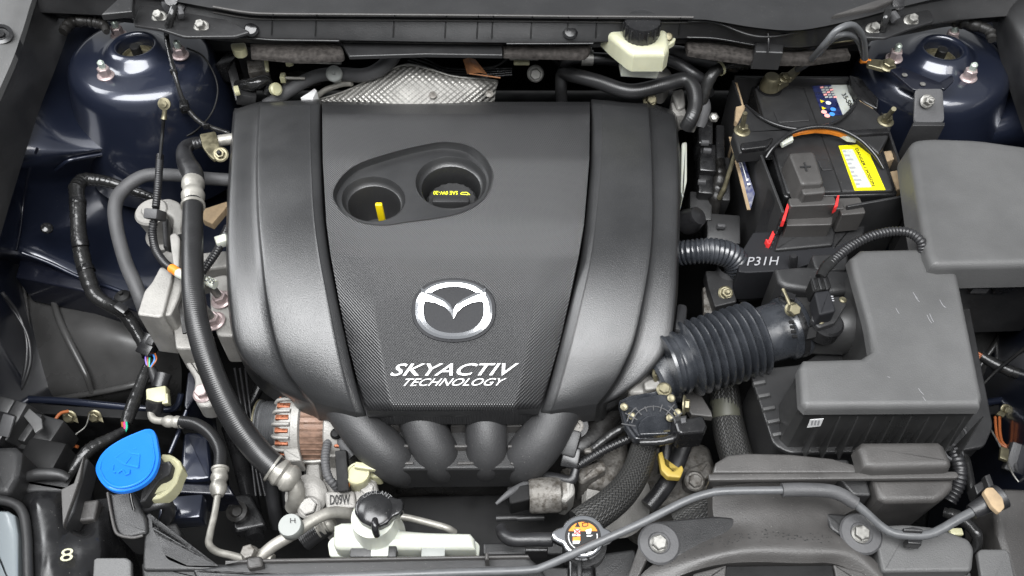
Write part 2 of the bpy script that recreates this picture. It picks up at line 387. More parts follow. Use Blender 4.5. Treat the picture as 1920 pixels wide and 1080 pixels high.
def finish():
    """put every thing's origin at its own base"""
    bpy.context.view_layer.update()
    def meshes(o):
        for c in ([o] if o.type == 'MESH' else [])+[d for d in o.children_recursive if d.type == 'MESH']: yield c
    seen = set()
    for o in [o for o in COL.objects if o.parent is None and o.type in ('EMPTY', 'MESH')]:
        pts = [c.matrix_world@Vector(q) for c in meshes(o) for q in c.bound_box]
        if not pts: continue
        b = Vector(((min(p.x for p in pts)+max(p.x for p in pts))/2, (min(p.y for p in pts)+max(p.y for p in pts))/2, min(p.z for p in pts)))
        if o.type == 'EMPTY':
            d = b-o.location; o.location = b
            for c in o.children: c.location -= d
        elif o.data.users == 1 and o.matrix_world == Matrix.Identity(4):
            o.data.transform(Matrix.Translation(-b)); o.location = b
            for c in o.children: c.location -= b
# ================================================================ the setting: body of the engine bay
bm = bmesh.new(); bmesh.ops.create_grid(bm, x_segments=2, y_segments=2, size=1)
for v in bm.verts: v.co = Vector((v.co.x*3, v.co.y*3+.15, -.42))
struct(mk('bay_floor', bm, 'floor'))
# bulkhead behind the engine
bh = struct(patch('bulkhead', [[(x, 60, .045) for x in (380, 700, 1000, 1300, 1620)], [(x, 112, .0) for x in (380, 700, 1000, 1300, 1620)], [(x, 150, -.12) for x in (380, 700, 1000, 1300, 1620)], [(x, 170, -.41) for x in (380, 700, 1000, 1300, 1620)]], 'dark', nu=3, nv=3))

# ---- cowl panel across the top
CX = [-60, 120, 245, 330, 400, 460, 512, 640, 900, 1100, 1290, 1340, 1420, 1500, 1600, 1700, 1800, 1980]
ra = [-60]*18
r1 = [-30, -20, -14, -2, 10, 20, 23, 24, 26, 28, 29, 32, 44, 48, 30, 5, -15, -40]
r2 = [y+4 for y in r1]; r3 = [y+10 for y in r1]; r4 = [y+13 for y in r1]
r5 = [16, 22, 30, 50, 62, 66, 70, 72, 76, 76, 68, 70, 80, 86, 70, 52, 34, 20]
r6 = [y+3 for y in r5]; r7 = [y+7 for y in r5]
zz = [.128, .145, .140, .133, .131, .108, .1035, .085]
cowl = thing('windscreen_cowl', 'wide black plastic cowl panel along the top behind the engine', 'cowl panel')
cskin = patch('cowl_skin', [[(x, y, z) for x, y in zip(CX, rr)] for rr, z in zip((ra, r1, r2, r3, r4, r5, r6, r7), zz)], 'plastic', cowl, nu=4, nv=4, skirt=.006, ang=25)
def yat(x, rr):
    for i in range(len(CX)-1):
        if CX[i] <= x <= CX[i+1]: t = (x-CX[i])/(CX[i+1]-CX[i]); return rr[i]*(1-t)+rr[i+1]*t
for x in (512, 594, 740, 837, 897, 925, 998, 1066, 1120, 1276):
    a, b = yat(x, r1), yat(x, r5)
    tube('seam_rib', [(x, y, zon(cskin, x, y, .0008)) for x, y in ((x, a+1), (x, a+6), (x-1, a+12), (x-2, (a+12+b-4)/2), (x-3, b-4))], 1.3, 'dark', cowl, 6)
tube('ridge_bead', [(x, yat(x, r2)-1, zon(cskin, x, yat(x, r2)-1, .0015)) for x in (400, 460, 512, 640, 770, 900, 1000, 1100, 1200, 1300)], 2.4, 'duct', cowl, 8)  # lighter plastic than the cowl skin: the ridge highlight is in the colour
tube('ridge_bead', [(x, yat(x, r4), zon(cskin, x, yat(x, r4), .0012)) for x in (400, 460, 512, 640, 770, 900, 1000, 1100, 1200, 1290)], 2.0, 'duct', cowl, 8)  # second ridge, highlight likewise given by the lighter colour
tube('edge_bead', [(x, yat(x, r6)+2, zon(cskin, x, yat(x, r6), .002)) for x in (250, 330, 400, 460, 512, 575, 636)], 2.2, 'gloss', cowl, 8)
tube('edge_bead', [(x, yat(x, r6)+3, zon(cskin, x, yat(x, r6), .002)) for x in (950, 1000, 1050, 1112)], 2.2, 'gloss', cowl, 8)
tube('edge_bead', [(1288, 70, .106), (1340, 72, .106), (1400, 82, .104), (1418, 85, .103)], 2.4, 'gloss', cowl, 8)
tube('edge_bead', [(1470, 86, .103), (1520, 84, .103), (1600, 76, .104)], 1.8, 'zinc', cowl, 8)
tube('edge_bead', [(1290, 40, .136), (1340, 42, .137), (1400, 64, .13), (1440, 69, .128), (1490, 62, .13), (1510, 52, .135)], 2.2, 'plastic', cowl, 8)
for x, y in ((472, 56), (1069, 61)):
    lathe('push_clip', [(.011, 0), (.011, .002), (.008, .0045), (.0001, .005)], P(x, y, .117), 'gloss', cowl, (0, -.5, .85), 20)
slab('clip_block', [(1416, 80), (1470, 80), (1468, 100), (1416, 98)], .108, .03, 'plastic', cowl, .003)
tube('clip_rib', [(1440, 62, .13), (1441, 78, .122), (1440, 98, .11)], 2.2, 'gloss', cowl, 8)
# blade-like trim at the upper right and left ends
slab('corner_plate', [(1560, 30), (1660, -5), (1700, -10), (1640, 16)], .15, .01, 'duct', cowl, .003)
slab('corner_plate', [(190, 28), (222, -2), (250, -8), (248, 22)], .148, .01, 'plastic', cowl, .003)

# felt pads tucked under the cowl
def felt(pts, z, d, lab):
    o = slab('felt_pad', pts, z, d, 'felt', None, .006, 3); tag(o, lab, 'felt pad', 'felt pads under the cowl'); return o
felt([(468, 82), (640, 82), (648, 108), (560, 112), (470, 104)],   .085, .010, 'grey brown felt pad under the left end of the cowl panel edge')
felt([(942, 83), (1112, 84), (1100, 106), (1010, 104), (944, 102)], .085, .010, 'dark felt pad under the middle of the cowl panel behind the cover')
felt([(1285, 78), (1340, 80), (1410, 92), (1480, 98), (1590, 90), (1596, 104), (1520, 114), (1420, 114), (1340, 104), (1290, 96)], .088, .012, 'large brown felt pad under the cowl behind the battery')
slab('cowl_front_flange', [(640, 80), (942, 84), (942, 104), (800, 102), (655, 106)], .09, .006, 'plastic', cowl, .002)

# bolted end brackets of the cowl
lb = thing('cowl_bracket', 'black bolted bracket plate beside the left strut tower', 'bracket')
slab('plate', [(250, 42), (262, 12), (300, 6), (360, 12), (372, 28), (420, 36), (470, 60), (440, 69), (345, 70), (302, 56), (252, 48)], .124, .004, 'plastic', lb, .002, 6)
for x, y in ((299, 33), (378, 51)): bolt('bolt', (x, y, .125), .0068, 'steel', lb, (0, -.35, .94), .011, 1.6)
rb = thing('cowl_bracket', 'black bolted bracket plate beside the right strut tower', 'bracket')
slab('plate', [(1606, 70), (1618, 34), (1660, 22), (1700, 16), (1745, 20), (1752, 40), (1700, 56), (1660, 72)], .124, .004, 'plastic', rb, .002, 6)
for x, y in ((1637, 56), (1708, 40)): bolt('bolt', (x, y, .125), .0068, 'steel', rb, (0, -.35, .94), .011, 1.6)
for s, (x, y), lab in ((1, (330, 10), 'black rubber grommet at the top left where the harness passes'), (2, (1668, 18), 'black rubber grommet at the top right above the bracket bolts')):
    g = thing('rubber_grommet', lab, 'grommet', 'cowl grommets')
    lathe('collar', [(.017, 0), (.019, .004), (.017, .012), (.009, .016), (.009, .024), (.0001, .025)], P(x, y, .128), 'rubber', g, (.1, -.6, .8), 24)
    tube('lead', [(x-3, y+2, .148), (x-8, y+18, .142), (x-14, y+40, .125)], 7, 'tape', g, 10, rough=.08)
    box('clip', (x+8, y+14, .138), (.008, .014, .012), 'foam', g, (20, 10, 30))

# ---- strut towers
def tower(cx, cy, nuts, lab, flip):
    t = thing('strut_tower', lab, 'strut tower', 'strut towers')
    c = P(cx, cy, .05)
    lathe('tower_shell', [(.026, -.012), (.0265, .012), (.029, .0165), (.0335, .0168), (.041, .012), (.047, .005), (.053, .0015), (.06, 0), (.088, -.002), (.099, -.006), (.107, -.016), (.112, -.035), (.117, -.06), (.123, -.09), (.130, -.13), (.138, -.20)], c, 'paint', t, (-.04*flip, 0, 1), 56, cap=False, ang=60)
    st = lathe('strut_mount', [(.0262, -.03), (.0262, -.004), (.020, .0), (.0185, -.005), (.012, -.005), (.0115, -.001), (.0001, -.001)], c, 'zinc', t, seg=30)
    lathe('strut_rod', [(.0075, -.012), (.0075, .012), (.0065, .0135), (.0001, .0136)], c, 'dark', t, seg=18)
    for x, y in nuts: bolt('stud_nut', (x, y, .051), .0088, 'nut', t, (-.05*flip, -.05, 1), .016, 1.42, .013, 'stud', .56)
    return t
lt = tower(258, 100, ((223, 66), (339, 104), (199, 142)), 'glossy dark blue strut tower at the upper left with three pink nuts', -1)
rt_ = tower(1762, 106, ((1782, 74), (1676, 110), (1815, 146)), 'glossy dark blue strut tower at the upper right with three pink nuts', 1)
shell = lt.children[0]
slab('spot_plate', [(x, y, zon(shell, x, y, .005)) for x, y in ((252, 178), (288, 178), (286, 205), (256, 200))], 0, .008, 'paint', lt, .002, 4)
for x, y in ((261, 190), (280, 191)): lathe('rivet', [(.005, 0), (.0045, .002), (.0001, .003)], P(x, y, zon(shell, x, y, .009)), 'paintd', lt, (0, -.6, .8), seg=14)
# bracket on the right tower
tb = thing('steel_bracket', 'dark grey steel bracket on the right tower front with one bolt', 'bracket')
slab('arm', [(1668, 130), (1690, 126), (1770, 158), (1764, 170), (1712, 168)], .076, .004, 'paintd', tb, .001, 4)
slab('arm', [(1752, 160), (1785, 140), (1790, 150), (1772, 168)], .074, .004, 'paintd', tb, .001, 4)
a, b = P(1716, 168, .058), P(1770, 168, .058)
for nm, q in (('tab', [(1716, 166, .078), (1768, 166, .078), (1771, 228, .045), (1714, 228, .045)]),):
    v = [W(c) for c in q]; slab(nm, v, 0, .004, 'foam', tb, .001, .006, world=True)
slab('leg', [(1712, 230), (1772, 230), (1771, 236), (1711, 236)], .044, .08, 'plastic', tb, .001)
bolt('bolt', (1738, 190, .068), .0065, 'steel', tb, (0, -.7, .7), .012, 1.5, .006, 'steel')
for x, y in ((1696, 141), (1730, 158)): lathe('hole_rim', [(.004, 0), (.004, .001), (.0001, .0012)], P(x, y, .078), 'steel', tb, seg=12)

# ---- inner fender sheets, rails and lips
inl = struct(patch('inner_fender_left', [
    [(60, 40, .07), (120, 40, .05), (200, 40, .03), (300, 60, 0)],
    [(40, 150, .05), (90, 150, .02), (160, 170, -.02), (300, 180, -.05)],
    [(20, 250, .02), (75, 262, .0), (200, 265, -.04), (420, 236, -.075)],
    [(10, 300, .0), (80, 306, -.03), (200, 285, -.055), (425, 244, -.085)],
    [(0, 340, -.03), (78, 345, -.09), (200, 330, -.14), (425, 300, -.17)],
    [(-10, 420, -.05), (62, 420, -.12), (200, 425, -.18), (425, 420, -.2)],
    [(-20, 470, -.07), (50, 478, -.13), (200, 535, -.17), (425, 610, -.2)],
    [(-20, 490, -.12), (50, 500, -.19), (200, 560, -.24), (425, 640, -.28)]], 'paint', nu=7, nv=7))
inr = struct(patch('inner_fender_right', [
    [(1660, 60, 0), (1740, 40, .03), (1820, 40, .05), (1900, 30, .08)],
    [(1640, 180, -.06), (1740, 180, -.05), (1860, 160, 0), (1920, 150, .05)],
    [(1640, 260, -.10), (1740, 270, -.07), (1880, 250, -.02), (1980, 240, .03)],
    [(1640, 330, -.16), (1760, 330, -.14), (1900, 320, -.1), (1990, 310, -.02)],
    [(1640, 480, -.25), (1760, 480, -.25), (1900, 480, -.24), (1990, 480, -.2)]], 'paint', nu=6, nv=6))
lip = thing('panel_flange', 'navy painted sheet metal flange edge below the left strut tower', 'flange')
def drape(pts, lift):
    out = []
    for x, y in pts:
        zs_ = [zon(o, x, y, lift) for o in (inl,)]; zs_ = [q for q in zs_ if abs(q-lift) > 1e-6]; out.append((x, y, max(zs_) if zs_ else -.05))
    return out
tube('flange_bead', drape([(105, 318), (125, 303), (150, 296), (220, 284), (300, 270), (340, 258), (370, 245), (405, 232)], .004), 3.6, 'paint', lip, 8)
tube('side_bead', drape([(70, 278), (55, 320), (44, 380), (38, 430), (30, 470)], .003), 2.6, 'paintd', lip, 8)
lathe('plug', [(.009, 0), (.008, .003), (.004, .005), (.0001, .0055)], P(88, 428, -.095), 'gloss', lip, (.5, -.2, .8), 18)
rail = thing('frame_rail', 'dark navy frame rail edge above the left arch liner', 'rail')
tube('rail_edge', [(42, 474, -.115), (90, 492, -.13), (150, 520, -.145), (210, 540, -.15), (262, 560, -.155)], 4, 'paint', rail, 10)
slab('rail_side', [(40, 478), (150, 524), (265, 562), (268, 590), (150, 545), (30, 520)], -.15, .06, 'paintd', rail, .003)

# outer fender strips at the left and right edges
fl = thing('fender_strip', 'dark grey fender strip with a pale outer band along the left edge', 'fender strip')
patch('pale_band', [[(-160, -40, .15), (20, -40, .145), (74, -40, .135)], [(-160, 0, .15), (0, 0, .145), (60, 0, .135)], [(-160, 100, .14), (-30, 100, .135), (28, 100, .125)], [(-180, 200, .12), (-80, 200, .115), (-14, 200, .105)], [(-220, 330, .1), (-120, 330, .09), (-55, 330, .08)]], 'lid', fl, skirt=.01)
patch('dark_band', [[(74, -40, .135), (95, -40, .11), (108, -40, .09)], [(60, 0, .135), (88, 0, .10), (112, 0, .075)], [(46, 40, .132), (82, 40, .096), (124, 40, .07)], [(28, 100, .125), (68, 100, .09), (104, 104, .06)], [(-14, 200, .105), (28, 200, .075), (66, 202, .04)], [(-55, 330, .08), (-20, 330, .05), (22, 340, .015)], [(-90, 440, .05), (-50, 440, .03), (-8, 440, .0)]], 'plastic', fl, skirt=.01)
lathe('grommet', [(.016, 0), (.016, .003), (.011, .004), (.010, .001), (.006, .001), (.005, .004), (.0001, .0042)], P(2, 66, .138), 'gloss', fl, (.2, -.3, .9), 22)
fr = thing('fender_strip', 'dark fender strip along the top right edge beside the strut tower', 'fender strip')
patch('dark_band', [[(1846, -40, .09), (1880, -40, .12), (1960, -40, .14)], [(1868, 40, .075), (1900, 40, .11), (1990, 40, .13)], [(1884, 110, .06), (1925, 110, .09), (2010, 110, .12)], [(1916, 210, .03), (1960, 210, .07), (2030, 210, .1)], [(1960, 340, .0), (2000, 340, .04), (2060, 340, .07)]], 'plastic', fr, skirt=.01)
for s_ in (-1, 1):      # outer fenders just beyond the frame
    q = [Vector((s_*(.70+.42*y), y, .075)) for y in (-.42, -.1, .25, .7)]; q += [p+Vector((s_*.16, 0, -.02)) for p in q[::-1]]
    struct(slab('outer_fender_'+('left' if s_ < 0 else 'right'), q, 0, .48, 'paint', None, .012, world=True))
# sealer lumps in the two upper corners
for pts, lab in ((((118, 60), (140, 40), (190, 45), (200, 60), (140, 75)), 'black seam sealer lump in the upper left corner of the bay'), (((1752, 30), (1790, 38), (1850, 55), (1860, 75), (1800, 60)), 'black seam sealer lump in the upper right corner of the bay')):
    tag(tube('seam_sealer', [(x, y, .085) for x, y in pts[:4]], [9, 12, 10, 7], 'block', None, 10, rough=.2), lab, 'sealer', 'seam sealer lumps')

# ---- arch liners
ll = thing('arch_liner', 'shiny dark wheel arch liner with moulded ribs at the left', 'arch liner')
patch('liner_skin', [[(-20, 520, -.17), (60, 535, -.21), (160, 550, -.225), (260, 580, -.23), (330, 600, -.25)],
    [(-20, 600, -.2), (60, 610, -.225), (160, 620, -.20), (260, 630, -.20), (330, 640, -.25)],
    [(-20, 690, -.23), (70, 690, -.25), (180, 690, -.24), (270, 690, -.235), (340, 690, -.28)],
    [(-20, 745, -.26), (70, 745, -.28), (180, 745, -.28), (270, 735, -.28), (340, 730, -.31)],
    [(-20, 775, -.33), (70, 775, -.35), (180, 775, -.36), (270, 770, -.37), (340, 770, -.38)]], 'liner', ll, nu=8, nv=8)
for pts, r in (([(92, 532, -.206), (108, 590, -.205), (130, 640, -.21), (160, 700, -.232), (172, 735, -.26)], [5, 6, 7, 6, 5]), ([(30, 530, -.19), (38, 590, -.205), (50, 650, -.225), (48, 715, -.255)], [3, 4, 4, 3]), ([(44, 530, -.196), (52, 590, -.21), (56, 640, -.225)], [3, 3, 3]), ([(100, 748, -.275), (170, 738, -.265), (250, 722, -.25), (300, 705, -.26)], [5, 6, 6, 5]), ([(196, 735, -.26), (260, 716, -.25)], [4, 4])):
    tube('liner_rib', pts, r, 'liner', ll, 12)
rl_ = thing('arch_liner', 'shiny dark wheel arch liner at the right edge behind the air box', 'arch liner')
patch('liner_skin', [[(1780, 530, -.16), (1840, 540, -.16), (1900, 535, -.155), (1980, 530, -.15)], [(1780, 620, -.19), (1840, 610, -.185), (1900, 600, -.20), (1980, 590, -.2)], [(1790, 680, -.22), (1850, 690, -.23), (1910, 680, -.24), (1990, 670, -.24)], [(1800, 740, -.28), (1860, 745, -.28), (1920, 735, -.28), (1990, 725, -.28)], [(1800, 790, -.36), (1860, 790, -.36), (1920, 780, -.36), (1990, 770, -.36)]], 'liner', rl_, nu=8, nv=8)
for pts, r in (([(1918, 530, -.145), (1900, 590, -.185), (1870, 640, -.2), (1835, 690, -.225)], [4, 6, 6, 4]), ([(1935, 560, -.16), (1920, 620, -.195), (1890, 680, -.23)], [4, 6, 4])): tube('liner_rib', pts, r, 'liner', rl_, 12)
# front cross rails left and right
xr = thing('cross_rail', 'navy painted cross rail in front of the left arch liner', 'rail')
tube('rail_bar', [(-20, 742, -.19), (45, 748, -.19), (120, 752, -.19), (200, 760, -.19), (255, 765, -.19), (315, 768, -.19), (332, 760, -.185), (340, 738, -.175)], [7, 7, 7, 7, 7, 7, 6, 6], 'paint', xr, 12)
slab('rail_web', [(-20, 750), (120, 760), (320, 774), (318, 790), (-20, 770)], -.19, .14, 'dark', xr, .002)
xr = thing('cross_rail', 'navy painted cross rail at the right edge behind the ground wires', 'rail')
tube('rail_bar', [(1830, 758, -.17), (1880, 750, -.17), (1960, 738, -.17)], 7, 'paint', xr, 12)
slab('rail_web', [(1830, 764), (1960, 744), (1960, 770), (1830, 780)], -.175, .14, 'dark', xr, .002)
# ================================================================ engine cover
CY = [191, 197, 215, 300, 420, 480, 560, 640, 720, 764, 779]
CZ = [.002, .016, .029, .040, .040, .034, .018, -.003, -.026, -.040, -.056]
CL = [603, 603, 603, 604, 611, 619, 634, 650, 671, 686, 691]
CR = [1107, 1107, 1107, 1106, 1096, 1086, 1069, 1051, 1028, 1014, 1009]
def lerp_tab(y, xs, ys):
    if y <= xs[0]: return ys[0]
    for i in range(len(xs)-1):
        if y <= xs[i+1]:
            t = (y-xs[i])/(xs[i+1]-xs[i]); return ys[i]*(1-t)+ys[i+1]*t
    return ys[-1]
def zc(py): return lerp_tab(py, CY, CZ)
cover = thing('engine_cover', 'large black engine cover with silver emblem and white lettering', 'engine cover')
oval_px = [(624, 367), (632, 343), (651, 321), (679, 304), (731, 287), (778, 275), (821, 267), (847, 267), (877, 273), (904, 291), (919, 313), (923, 332), (917, 356), (900, 379), (870, 396), (834, 406), (787, 413), (761, 416), (731, 421), (705, 421), (679, 417), (656, 407), (637, 392)]
oval = spline([Vector((x, y, 0)) for x, y in oval_px], 5, True)
def inside(x, y, poly):
    c = False; n = len(poly)
    for i in range(n):
        a, b = poly[i], poly[i-1]
        if (a.y > y) != (b.y > y) and x < (b.x-a.x)*(y-a.y)/(b.y-a.y)+a.x: c = not c
    return c
def zpan(x, py):
    l, r = lerp_tab(py, CY, CL), lerp_tab(py, CY, CR); u = abs((x-l)/(r-l)*2-1)
    k = max(0, min(1, (py-480)/160)); z = zc(py)
    z -= .017*k*max(0, (u-.70)/.30) + .003*u**6
    return z
# centre panel with an opening for the two wells
NX, NY = 120, 130
bm = bmesh.new(); V = []
ys = []
tot = CY[-1]-CY[0]
for j in range(NY+1):
    ys.append(CY[0]+tot*j/NY)
ys = sorted(set(ys+[193, 195, 197, 200, 204, 209]))
def zs(x, y):    # smooth along the panel
    h = 6 if y > 216 and y < 770 else 0
    return (zpan(x, y-h)+zpan(x, y)+zpan(x, y+h))/3 if h else zpan(x, y)
pv = {}
for j, y in enumerate(ys):
    l, r = lerp_tab(y, CY, CL)+1.2, lerp_tab(y, CY, CR)-1.2
    for i in range(NX+1):
        x = l+(r-l)*i/NX; pv[i, j] = [x, y]
NY = len(ys)-1
kill = set()
for j in range(NY):
    for i in range(NX):
        cx = sum(pv[a][0] for a in ((i, j), (i+1, j), (i, j+1), (i+1, j+1)))/4; cy = sum(pv[a][1] for a in ((i, j), (i+1, j), (i, j+1), (i+1, j+1)))/4
        if inside(cx, cy, oval): kill.add((i, j))
edge = set()
for (i, j) in pv:
    adj = [(i-1, j-1), (i, j-1), (i-1, j), (i, j)]
    k = [a in kill for a in adj]
    if any(k) and not all(k): edge.add((i, j))
dense = spline([Vector((x, y, 0)) for x, y in oval_px], 30, True)
for e in edge:
    p = Vector((pv[e][0], pv[e][1], 0)); q = min(dense, key=lambda d: (d-p).length_squared); pv[e] = [q.x, q.y]
vv = {}
for j in range(NY):
    for i in range(NX):
        if (i, j) in kill: continue
        f = []
        for a in ((i, j), (i+1, j), (i+1, j+1), (i, j+1)):
            if a not in vv: vv[a] = bm.verts.new(P(pv[a][0], pv[a][1], zs(*pv[a])))
            f.append(vv[a])
        bm.faces.new(f)
# turned-down borders
for line in ([(0, j) for j in range(NY+1)], [(NX, j) for j in range(NY+1)], [(i, NY) for i in range(NX+1)], [(i, 0) for i in range(NX+1)]):
    lo = [bm.verts.new(vv[a].co-Vector((0, 0, .022))) for a in line]
    for k in range(len(line)-1): bm.faces.new((vv[line[k]], vv[line[k+1]], lo[k+1], lo[k]))
mk('centre_panel', bm, 'knurl', cover, 45)
# recess: rolled lip, wall and floor with two wells
ctr = Vector((775, 345, 0))
def ringpx(sc, dy, dz): return [P(*( (ctr+(p-ctr)*sc).x, (ctr+(p-ctr)*sc).y+dy, zs((ctr+(p-ctr)*sc).x, p.y)+dz)) for p in oval]
bm = bmesh.new(); rr = [[bm.verts.new(q) for q in ringpx(*a)] for a in ((1.012, 0, -.0005), (1.006, 0, .0012), (.997, 0, .0012), (.985, 1.5, -.002), (.966, 5, -.008), (.955, 9, -.0115))]
n = len(oval)
for a, b in zip(rr, rr[1:]):
    for j in range(n): bm.faces.new((a[j], a[(j+1) % n], b[(j+1) % n], b[j]))
mk('recess_rim', bm, 'cover', cover, 60)
fl_ = ringpx(.955, 9, -.0115); zf = sum(p.z for p in fl_)/n
holes = []
for cx, cy, rx, ry in ((700, 374, 60, 43), (845, 343, 67, 50)):
    holes.append([P(cx+rx*math.cos(2*math.pi*k/40), cy+ry*math.sin(2*math.pi*k/40), zf) for k in range(40)])
bm = bmesh.new(); es = []
for loop in [[Vector((p.x, p.y, p.z)) for p in fl_]]+holes:
    vs = [bm.verts.new(p) for p in loop]
    for k in range(len(vs)): es.append(bm.edges.new((vs[k], vs[(k+1) % len(vs)])))
bmesh.ops.triangle_fill(bm, use_beauty=True, edges=es)
mk('recess_floor', bm, 'cover', cover, 60)
for h in holes:
    c = sum(h, Vector())/40; bm = bmesh.new()
    def rg(s, dz): return [bm.verts.new(c+(p-c)*s+Vector((0, 0, dz))) for p in h]
    rs = [rg(1.0, 0), rg(.985, .001), rg(.96, -.001), rg(.93, -.006), rg(.86, -.011), rg(.84, -.0115), rg(.82, -.014), rg(.80, -.05), rg(.79, -.075), rg(.02, -.076)]
    for a, b in zip(rs, rs[1:]):
        for j in range(40): bm.faces.new((a[j], a[(j+1) % 40], b[(j+1) % 40], b[j]))
    bmesh.ops.recalc_face_normals(bm, faces=bm.faces)
    mk('well', bm, 'cover', cover, 30, False)
c1, c2 = (sum(h, Vector())/40 for h in holes)
ds = thing('dipstick', 'yellow oil dipstick handle in the left well of the engine cover', 'dipstick')
base = Vector((c1.x+.008, c1.y-.006, c1.z-.075))
lathe('tube_mouth', [(.013, 0), (.013, .018), (.010, .02), (.010, .006)], base, 'block', ds, seg=20)
box('handle', base+Vector((0, 0, .046)), (.0095, .006, .060), 'yellow', ds, (6, 0, 0), .002)
box('finger_rest', base+Vector((.005, -.004, .022)), (.014, .012, .006), 'yellow', ds, (0, 20, 0), .002)
oc = thing('oil_filler_cap', 'black oil filler cap with yellow print in the right well', 'filler cap')
base = Vector((c2.x, c2.y-.004, c2.z-.040))
lathe('cap_disc', [(.034, -.02), (.034, .008), (.031, .011), (.0001, .011)], base, 'plastic', oc, seg=40, lobes=1)
hd = box('grip', base+Vector((0, -.010, .016)), (.050, .013, .013), 'plastic', oc, (-6, 0, 0), .002)
a = base+Vector((.026, .004, .0115)); text('oil_grade_print', 'SAE 0W-20', Vector((base.x+.008, base.y+.0155, base.z+.0115)), Vector((base.x-.026, base.y+.0155, base.z+.0115)), Vector((base.x+.008, base.y+.0085, base.z+.0115)), 'yprint', oc, .0003, .0002, .01)
pts = [(.025, .008), (.021, .013), (.013, .013), (.011, .0095), (.0225, .0085)]
tube('oil_can_print', [base+Vector((x, y, .0118)) for x, y in pts], .0006, 'yprint', oc, 6, lin=True, world=True)

# side pods
ROW = [203, 208, 222, 300, 400, 480, 560, 640, 690, 728, 750]
LI = [602, 602, 602, 603, 608, 618, 633, 649, 664, 678, 688]
LIY = [187, 192, 208, 300, 400, 480, 560, 640, 704, 752, 777]
LO = [440, 438, 436, 430, 425, 424, 427, 438, 466, 512, 546]
LC = [488, 486, 484, 480, 482, 489, 498, 514, 535, 564, 586]
CRY = [191, 196, 214, 300, 400, 480, 560, 640, 696, 734, 758]
ZR = [-.012, .004, .012, .020, .020, .014, 0, -.021, -.041, -.058, -.070]
def pod(mirror):
    g = []
    for k in range(len(ROW)):
        if not mirror: o_, c_, i_ = LO[k], LC[k], LI[k]; oy, cy, iy = ROW[k], CRY[k], LIY[k]; s = 1
        else:
            o_ = [1262, 1266, 1270, 1275, 1275, 1273, 1270, 1258, 1215, 1170, 1142][k]; c_ = [1216, 1218, 1220, 1225, 1226, 1221, 1208, 1190, 1166, 1142, 1122][k]
            i_ = [1108, 1108, 1108, 1107, 1098, 1088, 1071, 1052, 1036, 1022, 1012][k]; s = -1
            oy, cy, iy = [205, 212, 226, 300, 400, 480, 560, 645, 705, 742, 758][k], CRY[k]+2, LIY[k]-4*(k > 7); 
        z = ZR[k]
        row = [(o_, oy, z-.030), (o_+s*3, oy-.5, z-.012), (o_+s*9, oy-1, z-.004), (c_-s*3, cy, z-.002), (c_+s*2.5, cy-.3, z+.0070), (c_+s*9, cy-.6, z+.0098)]
        w_ = (i_-c_)
        row += [(c_+w_*.45, cy+(iy-cy)*.45, z+.012), (i_-s*24, iy-(iy-cy)*.12, z+.0125), (i_-s*20, iy-(iy-cy)*.1, z+.012), (i_-s*4, iy-1, z+.0065), (i_, iy, z-.002)]
        g.append(row)
    return patch('side_pod', g, 'cover', cover, nu=4, nv=6, skirt=.04, linu=False, ang=55)
pod(False); pod(True)
# front lip under the centre panel
patch('front_lip', [[(688, 770, -.046), (850, 771, -.046), (1012, 766, -.046)], [(690, 781, -.062), (850, 783, -.062), (1010, 777, -.062)], [(692, 783, -.09), (850, 785, -.09), (1008, 779, -.09)]], 'cover', cover, nu=8, nv=3)
# emblem
def onp(x, y, l): 
    p = P(x, y, zs(x, y)); n = Vector((0, -.36, .93)); return p+n*l
bm = bmesh.new()
def sup(rx, ry, k, e=2.25):
    a = 2*math.pi*k/96; c, s = math.cos(a), math.sin(a)
    return 851+rx*math.copysign(abs(c)**(2/e), c), 582-ry*math.copysign(abs(s)**(2/e), s)
prof = [(80, 61, -.001), (78, 59.5, .0012), (75, 57, .0015), (73.5, 55.8, .0012)]
rg = [[bm.verts.new(onp(*sup(rx, ry, k), l)) for k in range(96)] for rx, ry, l in prof]
for sc_ in (.8, .55, .3, .1): rg.append([bm.verts.new(onp(*sup(73.5*sc_, 55.8*sc_, k), .0012)) for k in range(96)])
bm.faces.new(rg[-1])
for a, b in zip(rg, rg[1:]):
    for k in range(96): bm.faces.new((a[k], a[(k+1) % 96], b[(k+1) % 96], b[k]))
badge = mk('emblem', bm, 'matte', cover, 30)
bm = bmesh.new()
prof = [(72.5, 55, .0010), (72, 54.6, .0030), (66, 50, .0043), (57, 43.5, .0032), (55.5, 42.3, .0012)]
rg = [[bm.verts.new(onp(*sup(rx, ry, k), l)) for k in range(96)] for rx, ry, l in prof]
for a, b in zip(rg, rg[1:]):
    for k in range(96): bm.faces.new((a[k], a[(k+1) % 96], b[(k+1) % 96], b[k]))
mk('emblem_ring', bm, 'chrome', badge, 20)
up_ = [(790, 541), (812, 552), (832, 561.5), (844.5, 572), (850.5, 583), (856.5, 572), (869, 561.5), (889, 552), (911, 541)]
mi_ = [(791, 550), (813, 558.5), (833, 568), (845, 579), (850.5, 590), (856, 579), (868, 568), (888, 558.5), (910, 550)]
lo_ = [(792, 565), (816, 568.5), (834, 577), (844, 587), (850.5, 599), (857, 587), (867, 577), (885, 568.5), (909, 565)]
bm = bmesh.new(); R_ = []
for pts, l in ((up_, .0012), (up_, .0036), (mi_, .0047), (lo_, .0036), (lo_, .0012)):
    R_.append([bm.verts.new(onp(x, y, l)) for x, y in pts])
for a, b in zip(R_, R_[1:]):
    for k in range(8): bm.faces.new((a[k], a[k+1], b[k+1], b[k]))
mk('emblem_wing', bm, 'chrome', badge, 15)
